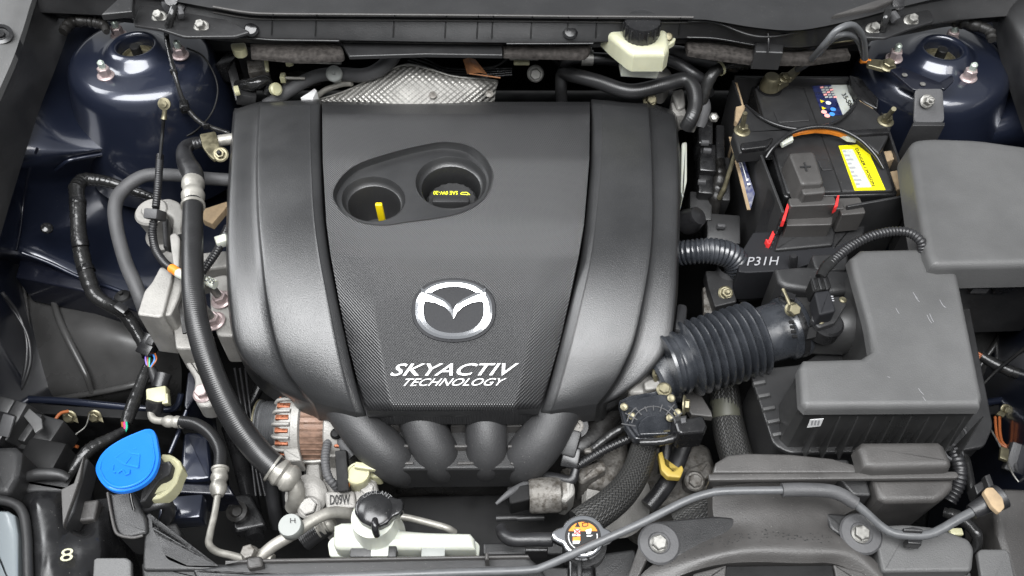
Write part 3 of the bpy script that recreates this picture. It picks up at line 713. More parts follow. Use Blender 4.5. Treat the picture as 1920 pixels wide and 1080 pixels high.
# lettering, letter by letter block on the sloping panel
def ptxt(s, x0, x1, yb, yt, sh, bold):
    text('lettering', s, (x0, yb, zs(x0, yb)), (x1, yb-1, zs(x1, yb-1)), (x0+sh, yt, zs(x0+sh, yt)), 'print', cover, .0012, .0006, bold)
ptxt('SKYACTIV', 730, 957, 705, 682, 17, .01)
ptxt('TECHNOLOGY', 750, 939, 724, 710, 12, .004)

# ================================================================ under the cover
eb = thing('engine_block', 'oily black engine block filling the dark space under the cover', 'engine')
slab('crankcase', [(470, 260), (1250, 260), (1240, 700), (1120, 860), (640, 860), (500, 700)], -.13, .26, 'block', eb, .02, 20)
slab('head', [(450, 230), (1255, 230), (1255, 520), (450, 520)], -.075, .1, 'block', eb, .01, 10)
# intake manifold: four runners with ribs between
im = thing('intake_manifold', 'black plastic intake manifold with four curved runners below the cover', 'intake manifold')
RUN = [([(640, 745, -.085), (664, 780, -.092), (700, 826, -.104), (738, 862, -.125), (760, 876, -.165), (768, 880, -.21)], 42),
       ([(770, 745, -.085), (788, 785, -.092), (806, 826, -.104), (824, 858, -.125), (832, 872, -.165), (836, 876, -.21)], 40.5),
       ([(910, 745, -.085), (911, 785, -.092), (912, 826, -.104), (912, 858, -.125), (912, 872, -.165), (912, 876, -.21)], 38),
       ([(1058, 745, -.085), (1036, 785, -.092), (1014, 826, -.104), (988, 858, -.125), (972, 872, -.165), (964, 876, -.21)], 44)]
for pts, r in RUN: tube('runner', pts, [r, r, r, r*.98, r*.92, r*.85], 'runner', im, 28, step=.006)
for (xa, xb) in ((705, 770), (845, 885), (945, 1005)):
    for y, z, e in ((795, -.094, 0), (834, -.1, 8), (866, -.108, 14)):
        slab('web_rib', [(xa+e*.9, y), (xb+e*.35-(e if xb > 1000 else 0), y-1), (xb+e*.35-(e if xb > 1000 else 0), y+4), (xa+e*.9, y+5)], z, .02, 'duct', im, .001)
slab('web_back', [(690, 780), (1010, 776), (985, 880), (735, 882)], -.112, .05, 'plastic', im, .004)
# plenum lobe that shows right of the cover's foot
tube('plenum_lobe', [(1170, 690, -.06), (1160, 720, -.075), (1140, 748, -.09), (1118, 760, -.11)], [24, 24, 20, 14], 'cover', im, 20)
# ================================================================ behind the cover
hs = thing('heat_shield', 'dimpled bare metal heat shield behind the engine cover', 'heat shield')
patch('shield_skin', [[(585, 192, -.03), (650, 172, -.01), (700, 147, .012), (757, 123, .03), (805, 131, .028), (850, 144, .02), (900, 149, .012), (934, 152, -.01)],
    [(600, 194, -.035), (660, 186, -.005), (710, 170, .016), (757, 152, .03), (805, 155, .028), (850, 160, .022), (900, 163, .014), (930, 166, -.01)],
    [(610, 205, -.05), (670, 205, -.02), (720, 205, .0), (757, 205, .006), (805, 205, .004), (850, 205, .0), (895, 200, -.01), (926, 195, -.03)]], 'shield', hs, nu=8, nv=6, skirt=.004)
tube('shield_rim', [(588, 190, -.028), (650, 170, -.008), (700, 146, .014), (757, 122, .032), (805, 130, .03), (850, 143, .022), (900, 148, .014), (933, 152, -.008)], 2.2, 'steel', hs, 8)
for x, y in ((918, 178), (812, 180)): lathe('shield_bolt', [(.006, 0), (.006, .004), (.0001, .005)], P(x, y, .016), 'castd', hs, (0, -.4, .9), 12)
fh = thing('foam_pipe', 'grey foam sleeved pipe with round service cap behind the cover left', 'pipe')
tube('sleeve', [(500, 198, -.03), (530, 178, -.015), (568, 154, .0), (600, 141, .01), (640, 139, .015), (680, 141, .02), (708, 132, .03), (732, 112, .04), (742, 92, .05)], [13, 13, 13, 12.5, 12.5, 13, 13, 14, 15], 'foam', fh, 18)
lathe('service_cap', [(.010, -.02), (.010, 0), (.0125, .002), (.0125, .008), (.0105, .0098), (.0103, .0085), (.003, .0085), (.0001, .006)], P(628, 140, .022), 'greycap', fh, (0, -.62, .78), 26)
tag(tube('metal_pipe', [(582, 192, -.03), (598, 178, -.02), (612, 168, -.01), (640, 158, .0), (660, 156, .005)], 5.5, 'alu', None, 12), 'thin bare metal pipe below the foam sleeved pipe', 'pipe')
tag(slab('white_tab', [(564, 183), (590, 166), (594, 170), (586, 186)], .0, .02, 'print', None, .001), 'small pale plastic tab beside the foam sleeved pipe', 'tab')
rod = thing('bleed_rod', 'thin steel rod with cream tip high behind the cover left', 'rod')
tube('rod', [(545, 117, .035), (590, 117, .035), (640, 119, .035)], 2.6, 'steel', rod, 8); lathe('tip', [(.006, 0), (.007, .004), (.005, .01)], P(537, 117, .035), 'cream', rod, (1, 0, 0), 14)
rod = thing('sensor_rod', 'short steel rod with pale tip below the thin steel rod', 'rod')
tube('rod', [(536, 146, .015), (572, 147, .015)], 3, 'alu', rod, 8); box('tip', (531, 146, .015), (.008, .012, .012), 'cream', rod)
slab('stay', [(528, 138), (560, 132), (600, 136), (600, 150), (560, 160), (530, 180)], -.02, .01, 'castd', rod, .001)
ch = thing('connector_cluster', 'cluster of black plugs and taped wires beside the left tower', 'connector')
box('bracket_plate', (440, 150, .0), (.014, .07, .006), 'plastic', ch, (30, 10, 25)); box('bracket_foot', (462, 182, -.01), (.028, .02, .02), 'plastic', ch, (0, 20, 10))
tube('taped_lead', [(445, 160, .0), (475, 158, .01), (498, 150, .012), (505, 162, .0), (498, 176, -.01)], [9, 12, 12, 9, 7], 'tape', ch, 12, rough=.06)
lathe('plug_ring', [(.010, 0), (.010, .006), (.007, .008)], P(515, 168, .005), 'cream', ch, (.6, -.4, .5), 16)
box('cream_tab', (444, 170, .012), (.008, .016, .008), 'cream', ch, (0, 0, 20)); box('plug_body', (485, 128, .01), (.03, .04, .03), 'castd', ch, (10, 0, 15)); box('plug_body', (470, 118, .01), (.025, .03, .04), 'dark', ch)
box('plug_body', (430, 125, .005), (.02, .04, .03), 'gloss', ch, (0, 0, -20)); box('latch', (500, 122, .035), (.006, .022, .006), 'cream', ch, (30, 0, 10))
tag(slab('cream_clip', [(432, 82), (460, 80), (462, 92), (452, 98), (440, 97), (434, 92)], .07, .012, 'cream', None, .002, 2), 'small cream plastic clip under the cowl at the left tower', 'clip')
ht = thing('hard_line_set', 'parallel thin black hard lines running behind the heat shield', 'pipe')
for k in range(4): tube('line', [(770-k*3, 104+k*5, .02), (800, 112+k*7, .01), (835, 128+k*5, .0), (900, 130+k*5, .0), (960, 128+k*4, .0)], 2.4, 'gloss', ht, 8)
lf = thing('dry_leaf', 'curled dry brown leaf caught behind the heat shield', 'leaf')
patch('blade', [[(868, 112, .04), (880, 108, .05), (892, 112, .045)], [(872, 124, .038), (886, 122, .05), (902, 124, .04)], [(876, 138, .03), (900, 136, .042), (914, 140, .03)]], 'leaf', lf, 4, 4, .0006)
tube('stalk', [(880, 138, .035), (910, 142, .035), (938, 146, .03)], 1.4, 'leaf', lf, 6)
tag(bolt('bulkhead_bolt', (1004, 138, -.0), .009, 'steel', None, (0, -.8, .5), .012, 1.5), 'single shiny bolt in the dark gap behind the cover', 'bolt')
hc = thing('wire_clip', 'flat silver clip holding wires behind the cover', 'clip')
box('clip_plate', (983, 108, .05), (.045, .008, .006), 'steel', hc); box('clip_tab', (978, 117, .045), (.024, .008, .006), 'cream', hc)
tube('clip_wire', [(900, 128, .03), (930, 124, .035), (955, 108, .048)], 2, 'dark', hc, 8); tube('clip_wire', [(1010, 108, .048), (1035, 110, .045), (1050, 125, .02)], 2.5, 'dark', hc, 8)
# heater hoses
h1 = thing('heater_hose', 'long black heater hose curving behind the cover under the brake reservoir', 'hose', 'heater hoses')
tube('hose', [(1054, 196, -.04), (1052, 165, -.01), (1056, 138, .012), (1078, 142, .022), (1120, 153, .025), (1180, 171, .028), (1240, 160, .032), (1280, 150, .032), (1299, 164, .03), (1304, 195, .02), (1296, 222, .01), (1286, 240, -.005)], [11, 12, 14, 14, 14, 14, 14, 14, 14, 14, 13.5, 13], 'wound', h1, 20)
lathe('hose_clip', [(.0125, 0), (.013, .002), (.013, .008), (.0125, .01)], P(1286, 243, -.012), 'steel', h1, (.25, .4, .6), 22, cap=False)
h2 = thing('heater_hose', 'short black heater hose with steel clamp left of the brake reservoir', 'hose', 'heater hoses')
tube('hose', [(1058, 132, .0), (1060, 116, .03), (1076, 109, .04), (1110, 109, .042), (1150, 112, .04), (1190, 118, .03)], 11, 'rubber', h2, 18)
lathe('clamp', [(.0105, -.009), (.0118, -.009), (.0118, .009), (.0105, .009)], P(1101, 109, .042), 'steel', h2, (1, 0, 0), 22, cap=False); box('clamp_screw', (1100, 95, .052), (.016, .008, .008), 'steel', h2)
h3 = thing('vacuum_hose', 'thick black brake vacuum hose to the right of the reservoir', 'hose')
tube('hose', [(1240, 96, .03), (1268, 98, .045), (1300, 106, .05), (1340, 116, .045), (1380, 122, .03)], [12, 13, 14, 14, 14], 'rubber', h3, 18)
tube('hose', [(1250, 112, .04), (1275, 122, .04), (1300, 138, .035), (1318, 152, .02), (1330, 175, -.01)], [10, 11, 11, 11, 10], 'rubber', h3, 16)
tp = thing('taped_branch', 'taped black harness branch with cream band left of the battery', 'harness')
tube('branch', [(1310, 215, -.02), (1320, 175, .01), (1335, 140, .035), (1360, 122, .04), (1400, 120, .03)], [11, 12, 12, 12, 11], 'tape', tp, 14, rough=.06)
lathe('band', [(.0105, -.002), (.0112, -.002), (.0112, .002), (.0105, .002)], P(1350, 128, .043), 'cream', tp, (.8, .5, .1), 20, cap=False)
tube('foam_end', [(1308, 170, .0), (1318, 200, -.01), (1310, 240, -.03)], [12, 15, 12], 'foam', tp, 14)
cast = thing('coolant_outlet', 'pale cast metal coolant outlet at the cover right rear corner', 'casting')
slab('body', [(1230, 128), (1252, 126), (1262, 140), (1248, 160), (1232, 156)], .0, .04, 'cast', cast, .004, 4); slab('neck', [(1258, 172), (1282, 166), (1286, 200), (1270, 206)], -.01, .05, 'cast', cast, .004, 4)
bolt('bolt', (1218, 187, .0), .008, 'zinc', cast, (.2, -.6, .7), .01); box('pad', (1270, 218, -.03), (.02, .03, .03), 'cast', cast)
# brake reservoir
br = thing('brake_reservoir', 'yellowed white brake fluid reservoir with black cap by the cowl', 'reservoir')
slab('tank', [(1129, 56), (1136, 45), (1158, 31), (1182, 28), (1240, 42), (1251, 55), (1255, 94), (1246, 104), (1188, 104), (1178, 99), (1147, 74)], .114, .032, 'reserv', br, .009, 6, seg=4)
slab('seam', [(1129, 62), (1157, 36), (1240, 48), (1254, 100), (1246, 112), (1187, 112), (1176, 106), (1146, 80)], .092, .004, 'reserv', br, .001, 5)
slab('sump', [(1164, 96), (1190, 110), (1240, 110), (1236, 118), (1168, 114)], .085, .03, 'white', br, .005, 4)
slab('tab', [(1244, 62), (1250, 54), (1264, 52), (1269, 60), (1266, 78), (1252, 86)], .105, .008, 'reserv', br, .002, 3)
lathe('tab_bolt', [(.006, 0), (.007, .003), (.005, .005), (.0001, .006)], P(1252, 70, .108), 'zinc', br, (0, -.6, .7), 14)
cap_ = lathe('cap', [(.024, -.006), (.0255, 0), (.0255, .016), (.0245, .0195), (.022, .0205), (.0001, .0205)], P(1202, 60, .124), 'gloss', br, seg=44, lobes=1)
for k in range(14):
    a = 2*math.pi*k/14; c = P(1202, 60, .124); tube('grip_rib', [c+Vector((.0262*math.cos(a), .0262*math.sin(a), .001)), c+Vector((.0262*math.cos(a), .0262*math.sin(a), .016))], .0012, 'plastic', cap_, 6, world=True)

# ================================================================ left side, between tower and cover
ac = thing('refrigerant_hose', 'thick black refrigerant hose with crimped collars running down left of the cover', 'hose')
tube('upper_hose', [(392, 268, -.03), (365, 268, -.02), (346, 280, -.01), (350, 305, .0), (361, 325, .005), (363, 340, .005)], [10, 12, 14, 17, 19, 19], 'rubber', ac, 18)
crimp('collar', (362, 388, .004), (362, 328, .006), 19, 'alu', ac)
tube('lower_hose', [(362, 375, .004), (361, 430, .012), (361, 490, .016), (363, 550, .012), (371, 610, .0), (388, 672, -.02), (414, 738, -.045), (448, 800, -.07), (485, 848, -.09), (518, 880, -.10)], [20, 20, 20, 20.5, 21, 21.5, 22, 23, 23.5, 24], 'wound', ac, 26, step=.004)
crimp('collar', (510, 876, -.098), (556, 906, -.112), 24, 'alu', ac)
tube('end_pipe', [(545, 898, -.11), (555, 915, -.118), (556, 935, -.13), (550, 950, -.15)], 16, 'alu', ac, 16)
pb = thing('pipe_bracket', 'pale zinc pipe bracket holding a metal pipe left of the cover', 'bracket')
slab('plate', [(374, 252), (404, 246), (412, 276), (402, 300), (392, 292), (380, 276)], -.0, .006, 'zinc', pb, .001, 4)
tube('pipe', [(402, 266, -.012), (425, 262, -.012), (450, 260, -.012)], 11, 'alu', pb, 16)
tube('corrugated_stub', [(352, 272, -.02), (368, 270, -.015), (385, 266, -.012)], 10, 'rubber', pb, 14, (.005, .15))
bolt('bolt', (414, 290, -.0), .007, 'zinc', pb, (.1, -.5, .8), .009, 1.6, .006, 'dark')
fp = thing('foam_coolant_pipe', 'grey foam wrapped pipe bending down left of the engine mount', 'pipe')
tube('sleeve', [(440, 338, -.05), (380, 334, -.05), (320, 328, -.05), (270, 330, -.05), (232, 355, -.055), (216, 385, -.06), (219, 430, -.075), (235, 490, -.09), (252, 530, -.1), (268, 572, -.12), (275, 600, -.16)], [12.5, 12.5, 12, 12.5, 13, 13, 12.5, 12.5, 13, 13, 12], 'foam', fp, 18)
hn = thing('taped_harness', 'black taped wiring harness hanging down the left inner fender', 'harness')
tube('upper_run', [(290, 372, -.11), (250, 358, -.10), (215, 345, -.09), (180, 338, -.085), (155, 338, -.08), (143, 352, -.075)], [8, 10, 10, 12, 13, 14], 'tape', hn, 14, (.008, .06), rough=.03)
tube('main_run', [(143, 350, -.078), (146, 390, -.085), (148, 440, -.10), (156, 490, -.115), (168, 530, -.125), (180, 555, -.13), (205, 572, -.135), (232, 588, -.135), (252, 615, -.14), (268, 645, -.145), (276, 668, -.15)], [14.5, 15, 14.5, 15.5, 15, 15, 13, 12, 12, 11, 9], 'tape', hn, 16, rough=.05)
for p, q in (((150, 452, -.1), (152, 464, -.105)), ((160, 502, -.118), (164, 512, -.12)), ((146, 376, -.082), (146, 386, -.084))):
    A, B_ = W(p), W(q); lathe('tape_band', [(.0118, 0), (.0122, .001), (.0122, .008), (.0118, .009)], A, 'gloss', hn, B_-A, 20, cap=False)
box('harness_clip', (228, 580, -.12), (.018, .012, .014), 'gloss', hn, (0, 20, -30)); lathe('clip_head', [(.012, 0), (.010, .003), (.003, .006), (.003, .01)], P(230, 556, -.125), 'dark', hn, (0, 0, 1), 18)
box('plug', (280, 648, -.135), (.022, .03, .016), 'gloss', hn, (20, 0, -25)); box('plug_latch', (284, 640, -.124), (.012, .012, .008), 'plastic', hn, (20, 0, -25))
for k, m in enumerate(('wire_v', 'wire_o', 'wire_g', 'wire_b', 'wire_o')):
    tube('wire', [(274+k*4, 662, -.142), (275+k*3.6+(4 if k > 2 else -2), 674, -.14), (276+k*2, 688, -.145)], 1.5, m, hn, 6)
tube('lower_run', [(277, 682, -.148), (268, 710, -.15), (255, 745, -.15), (243, 775, -.15), (236, 795, -.15)], [7, 11, 12, 13, 10], 'tape', hn, 14, rough=.06)
tube('side_run', [(284, 690, -.15), (293, 712, -.155), (298, 730, -.155)], [8, 11, 10], 'rubber', hn, 12)
for k, m in enumerate(('wire_o', 'wire_p', 'wire_g')): tube('wire', [(229+k*4, 792, -.14), (230+k*4, 802, -.138), (226+k*4, 812, -.138)], 2, m, hn, 6)
# thin ground cable from the tower to the mount
gc = thing('ground_cable', 'thin cable with brass ring end from the left tower to the engine mount', 'cable')
lathe('ring_terminal', [(.009, 0), (.009, .003), (.005, .0035), (.005, .0065), (.0001, .007)], P(309, 195, .05), 'zinc', gc, (0, -.75, .65), 20)
tube('ferrule', [(309, 203, .046), (308, 215, .038), (307, 224, .033)], [4.5, 4.2, 5.5], 'zinc', gc, 10)
tube('cable', [(307, 222, .033), (304, 255, .01), (300, 300, -.005)], 3.2, 'dark', gc, 10)
tube('conduit', [(300, 292, -.008), (297, 340, -.01), (292, 390, -.015)], 7.2, 'rubber', gc, 14, (.0042, .2))
box('joiner', (291, 403, -.012), (.019, .014, .030), 'foam', gc, (35, 0, -6), .002)
tube('conduit', [(288, 415, -.02), (286, 440, -.028), (292, 468, -.03), (308, 492, -.026), (326, 506, -.02)], 8, 'rubber', gc, 14, (.0042, .2))
tube('orange_wrap', [(322, 503, -.02), (336, 512, -.016), (350, 518, -.014)], 9, 'orange', gc, 12)
tube('white_wrap', [(335, 512, -.016), (350, 519, -.012), (380, 524, .0), (404, 534, .0)], 9.3, 'white', gc, 14)
tube('conduit', [(378, 512, -.02), (390, 495, -.022), (406, 472, -.024), (416, 450, -.026), (428, 425, -.03)], 8.2, 'rubber', gc, 14, (.0045, .2))
box('cable_collar', (416, 452, -.02), (.016, .014, .012), 'white', gc, (0, 0, 25))
text('tag_print', 'D09', (384, 526, .006), (402, 534, .006), (386, 516, .01), 'blackl', gc, .001, .0003)
# thin harness on the tower
th = thing('tower_harness', 'thin black wrapped lead draped over the left strut tower', 'cable')
tube('lead', [(330, 14, .14), (318, 42, .12), (312, 62, .09), (318, 100, .075), (328, 140, .065), (340, 180, .04), (352, 205, .02), (380, 232, .0), (430, 250, -.02)], [5, 6, 5, 4.4, 4.2, 4, 5, 5, 4], 'tape', th, 10, rough=.1)
for x, y, z in ((313, 58, .10), (326, 135, .067), (348, 202, .026), (387, 237, .0)): box('band', (x, y, z), (.010, .004, .010), 'gloss', th, (0, 0, 10))
box('holder', (346, 200, .018), (.012, .018, .012), 'dark', th, (0, 0, 15))
tag(tube('thin_wire', [(350, 90, .06), (380, 105, .05), (402, 140, .03), (408, 175, .01), (395, 215, -.01), (360, 250, -.03), (316, 264, -.035)], 1.8, 'dark', None, 8), 'single thin wire looping round the left strut tower side', 'wire')
# engine mount
mt = thing('engine_mount', 'pale cast aluminium engine mount left of the cover', 'engine mount')
lathe('bushing', [(.030, -.075), (.0305, -.055), (.0245, -.05), (.022, -.035), (.0235, -.01), (.0245, -.002), (.022, .001), (.013, .001), (.013, .004), (.011, .006), (.0001, .006)], P(283, 396, -.06), 'cast', mt, (-.05, -.1, 1), 32)
slab('bushing_arm', [(296, 376), (318, 372), (338, 380), (346, 400), (340, 430), (345, 470), (330, 470), (322, 440), (326, 410), (308, 398)], -.062, .05, 'cast', mt, .004, 5)
slab('stay', [(382, 392), (425, 378), (428, 385), (398, 420), (380, 412)], -.06, .012, 'card', mt, .001)
slab('rear_bridge', [(300, 478), (312, 470), (340, 478), (430, 470), (440, 500), (370, 510), (345, 520), (305, 505)], -.055, .05, 'cast', mt, .004, 4)
slab('fin', [(318, 440), (330, 436), (338, 446), (336, 506), (326, 506), (322, 480)], -.03, .06, 'cast', mt, .003, 4)
slab('rubber_stop', [(303, 412), (316, 408), (314, 465), (306, 462)], -.045, .05, 'plastic', mt, .003, 3)
slab('rubber_stop', [(330, 440), (350, 436), (356, 460), (336, 462)], -.04, .05, 'dark', mt, .003, 3)
slab('main_block', [(301, 500), (325, 507), (322, 530), (306, 592), (297, 596), (257, 591), (271, 546), (285, 530)], -.045, .085, 'cast', mt, .003, 3)
slab('step_block', [(325, 510), (346, 516), (338, 555), (321, 592), (306, 593), (316, 550)], -.052, .085, 'cast', mt, .003, 3)
slab('lower_web', [(322, 588), (330, 580), (366, 630), (362, 655), (330, 655)], -.085, .05, 'cast', mt, .003, 3)
slab('stud_plate', [(392, 522), (420, 515), (446, 520), (446, 632), (408, 632), (395, 590)], -.052, .06, 'cast', mt, .004, 5)
slab('foot', [(330, 650), (384, 652), (398, 690), (408, 742), (398, 764), (372, 764), (362, 742), (366, 712)], -.12, .03, 'cast', mt, .005, 8)
bolt('foot_bolt', (382, 738, -.117), .0095, 'nut', mt, (-.05, -.1, 1), .012, 1.45)
for x, y in ((400, 603), (413, 563)): bolt('stud_nut', (x+3, y, -.048), .0095, 'nut', mt, (-.15, -.05, 1), .012, 1.5, .030, 'steel', .55)
box('pocket', (352, 590, -.06), (.02, .06, .004), 'block', mt, (0, 0, 20))
# cable loop over the liner
cl = thing('release_cable', 'twin thin black cables looping over the left arch liner', 'cable')
for d in (0, 1): tube('cable', [(4+d*6, 548+d*8, -.1), (30+d*4, 588, -.13), (52-d*3, 630, -.15), (57-d*7, 675, -.165), (46-d*4, 715, -.17), (26, 752, -.16)], 3.6, 'rubber', cl, 10)
# small wiring at the cross rail
for (x, y), lab in (((131, 781), 'left one of two zinc ground bolts on the left cross rail'), ((178, 780), 'right one of two zinc ground bolts on the left cross rail')):
    g = thing('ground_bolt', lab, 'bolt', 'ground bolts on the left rail')
    bolt('head', (x, y, -.17), .0065, 'zinc', g, (.1, -.75, .6), .008, 1.4); slab('lug', [(x+2, y-6), (x+12, y-2), (x+16, y+12), (x+6, y+8)], -.172, .002, 'zinc', g, 0)
wr = thing('brown_wire', 'orange brown wire curving from the ground bolt at lower left', 'wire')
tube('wire', [(128, 771, -.155), (112, 776, -.15), (102, 795, -.15), (110, 820, -.15), (130, 833, -.15), (146, 838, -.15)], 3.2, 'wire_o', wr, 10)
tag(tube('thin_wire', [(168, 776, -.16), (160, 800, -.155), (142, 815, -.155), (138, 830, -.155)], 1.2, 'steel', None, 6), 'very thin pale wire right of the orange brown wire', 'wire')
tn = thing('lamp_harness', 'black taped harness sloping to the headlamp beside the blue cap', 'harness')
tube('run', [(232, 806, -.13), (205, 822, -.125), (172, 840, -.12), (150, 862, -.12), (130, 890, -.125), (120, 905, -.14)], [7, 10, 12, 12, 11, 9], 'tape', tn, 14, rough=.08)
# ================================================================ right side: battery
bt = thing('battery', 'black car battery with yellow and blue labels', 'battery')
bx0 = [(1408, 158), (1618, 158), (1684, 366), (1470, 372)]
slab('case', bx0, -.006, .19, 'gloss', bt, .004, 6)
slab('lid', [(1414, 164), (1612, 164), (1676, 358), (1476, 364)], .0, .012, 'plastic', bt, .003, 5)
tube('lid_groove', [(1506, 165, .0005), (1528, 225, .0005), (1556, 300, .0005), (1578, 360, .0005)], 2, 'blackl', bt, 6)
slab('vent_plate', [(1450, 208), (1510, 204), (1520, 226), (1460, 230)], .003, .004, 'plastic', bt, .001, 4)
slab('vent_plate', [(1533, 300), (1552, 298), (1562, 318), (1542, 320)], .003, .004, 'plastic', bt, .001, 3)
z = .001
quadf('warning_label', [(1572, 274, z), (1622, 271, z), (1660, 357, z), (1602, 358, z)], 'yellowl', bt)
quadf('warning_text_field', [(1578, 282, z), (1598, 281, z), (1634, 352, z), (1606, 353, z)], 'white', bt, .001)
text('warning_print', 'DANGER / POISON', (1602, 280, z), (1635, 350, z), (1608, 279, z), 'blackl', bt, .0012, .0002, .02)
for k in range(9):
    t = k/9; x0 = 1579+t*27; y0 = 284+t*69
    quadf('fine_print', [(x0, y0, z), (x0+(6+9*((k*37) % 5)/5), y0-.5, z), (x0+(7+9*((k*37) % 5)/5), y0+2.4, z), (x0+1, y0+2.8, z)], 'printg', bt, .0016, .0002)
quadf('brand_label', [(1522, 162, z), (1560, 160, z), (1584, 216, z), (1543, 219, z)], 'navyl', bt)
quadf('type_label', [(1558, 160, z), (1588, 160, z), (1604, 205, z), (1580, 217, z)], 'white', bt, .0006)
text('type_print', '35-S80', (1577, 178, z), (1594, 206, z), (1585, 175, z), 'blackl', bt, .0013, .0002, .02)
for k in range(3):
    for i in range(5): quadf('brand_print', [(1537+k*8+i*2.2, 164+i*4.5, z), (1543+k*8+i*2.2, 163+i*4.5, z), (1544+k*8+i*2.2, 166+i*4.5, z), (1538+k*8+i*2.2, 167+i*4.5, z)], 'white' if (k+i) % 3 else 'pinkl', bt, .0011, .0002)
for (x, y, m) in ((1541, 190, 'yellow'), (1553, 193, 'print'), (1544, 203, 'yellow'), (1562, 205, 'bluel'), (1545, 210, 'pinkl'), (1560, 214, 'bluel'), (1551, 217, 'pinkl')):
    lathe('symbol', [(.0042, 0), (.0042, .0003), (.0001, .0004)], P(x, y, .0022), m, bt, seg=3 if m == 'yellow' else 18)
lathe('negative_post', [(.019, -.002), (.019, .002), (.0105, .003), (.0098, .016)], P(1443, 166, .002), 'gloss', bt, seg=28)
# negative clamp with cable
nc = thing('negative_cable', 'grey negative battery cable with brass clamp arching to the body', 'cable')
lathe('clamp', [(.0158, 0), (.0155, .006), (.0125, .018), (.0115, .02), (.0105, .0215), (.0001, .0215)], P(1443, 164, .006), 'zinc', nc, (-.05, 0, 1), 26)
slab('clamp_arm', [(1452, 148), (1476, 136), (1484, 146), (1462, 160)], .022, .014, 'zinc', nc, .002, 3)
slab('crimp_lug', [(1470, 140), (1494, 122), (1504, 128), (1484, 148)], .03, .009, 'zinc', nc, .002, 2)
bolt('clamp_bolt', (1470, 146, .024), .006, 'zinc', nc, (.2, -.4, .9), .008)
tube('cable', [(1495, 130, .04), (1520, 112, .085), (1545, 84, .13), (1570, 56, .155), (1598, 47, .155), (1616, 66, .13), (1621, 90, .10), (1622, 110, .075)], 6, 'cable', nc, 14)
tube('cable', [(1500, 130, .034), (1528, 110, .08), (1552, 82, .12), (1575, 66, .14), (1596, 66, .135), (1610, 80, .11), (1619, 108, .07)], 5, 'cable', nc, 12)
tube('heat_shrink', [(1614, 114, .064), (1624, 114, .064), (1632, 116, .064)], 5, 'orange', nc, 12)
slab('ground_lug', [(1626, 110), (1652, 112), (1676, 118), (1674, 130), (1656, 130), (1626, 122)], .066, .006, 'zinc', nc, .002, 3)
bolt('ground_bolt', (1664, 124, .066), .0085, 'zinc', nc, (0, -.2, 1), .009, 1.4)
# positive terminal cover and fuse block
pc = thing('positive_terminal_cover', 'dark grey terminal cover with plus sign on the battery', 'terminal cover')
slab('shell', [(1478, 288, .03), (1526, 285, .03), (1545, 345, .03), (1502, 348, .03)], .03, .032, 'duct', pc, .004, 5, draft=.004)
slab('front_step', [(1502, 352), (1546, 349), (1549, 362), (1506, 366)], .022, .02, 'duct', pc, .003, 3)
text('plus_mark', '+', (1502, 322, .0322), (1522, 321, .0322), (1498, 306, .0322), 'plastic', pc, .0006, .0006)
box('notch', (1503, 330, .012), (.006, .006, .006), 'blackl', pc)
fz = thing('fuse_block', 'stepped dark grey fuse block with red clips on the battery front', 'fuse block')
slab('top_step', [(1478, 372), (1564, 368), (1570, 384), (1482, 388)], .006, .03, 'duct', fz, .002, 3)
slab('upper_step', [(1484, 384), (1580, 379), (1584, 392), (1486, 396)], -.006, .04, 'duct', fz, .002, 2)
slab('side_step', [(1566, 372), (1612, 370), (1624, 400), (1578, 404)], -.008, .035, 'duct', fz, .002, 3)
slab('lower_step', [(1476, 408), (1562, 405), (1560, 422), (1474, 424)], -.02, .05, 'duct', fz, .002, 3)
slab('front_body', [(1476, 400), (1572, 396), (1562, 460), (1452, 470)], -.045, .07, 'plastic', fz, .003, 3)
slab('side_body', [(1566, 400), (1624, 396), (1620, 440), (1560, 470)], -.05, .07, 'plastic', fz, .003, 3)
for q, zt in (([(1476, 382), (1482, 380), (1472, 414), (1466, 414)], -.0), ([(1570, 366), (1574, 366), (1571, 386), (1564, 390)], .008), ([(1450, 430), (1458, 428), (1446, 456), (1438, 456)], -.04)):
    slab('red_clip', q, zt, .012, 'red', fz, .001)
slab('red_clip_foot', [(1436, 448), (1446, 452), (1444, 458), (1440, 456)], -.04, .01, 'red', fz, .001)
# insulating sleeve around the battery
sl = thing('battery_sleeve', 'black stitched insulating sleeve with tan board lining around the battery', 'battery sleeve')
def wall(nm, a, b, zt, zb, th, mat, par, out):
    A, B_ = W(a+(zt,)), W(b+(zt,)); d = (B_-A).normalized(); nn = Vector((-d.y, d.x, 0))*out
    q = [A, B_, B_+nn*th, A+nn*th]; return slab(nm, q, 0, zt-zb, mat, par, .001, world=True)
wall('rear_wall', (1378, 146), (1632, 148), .012, -.16, .006, 'plastic', sl, 1)
wall('rear_lining', (1384, 150), (1622, 153), .006, -.1, .005, 'card', sl, 1)
wall('left_wall', (1372, 150), (1466, 398), .004, -.2, .004, 'plastic', sl, 1)
wall('left_lining', (1378, 154), (1392, 205), .004, -.1, .004, 'card', sl, 1)
wall('right_wall', (1640, 160), (1708, 358), .0, -.18, .004, 'plastic', sl, -1)
wall('front_wall', (1464, 398), (1590, 388), -.012, -.2, .004, 'plastic', sl, -1)
wall('front_wall', (1588, 384), (1712, 362), .0, -.2, .004, 'plastic', sl, -1)
slab('corner_flap', [(1590, 140), (1622, 150), (1648, 186), (1646, 206), (1616, 190), (1596, 165)], .014, .012, 'gloss', sl, .003, 4)
slab('board_scrap', [(1610, 186), (1632, 176), (1646, 196), (1628, 212)], .012, .03, 'card', sl, .001)
slab('board_scrap', [(1656, 284), (1674, 282), (1678, 298), (1662, 304)], -.008, .03, 'card', sl, .001)
slab('board_scrap', [(1668, 322), (1690, 318), (1694, 352), (1682, 356)], -.01, .03, 'card', sl, .001)
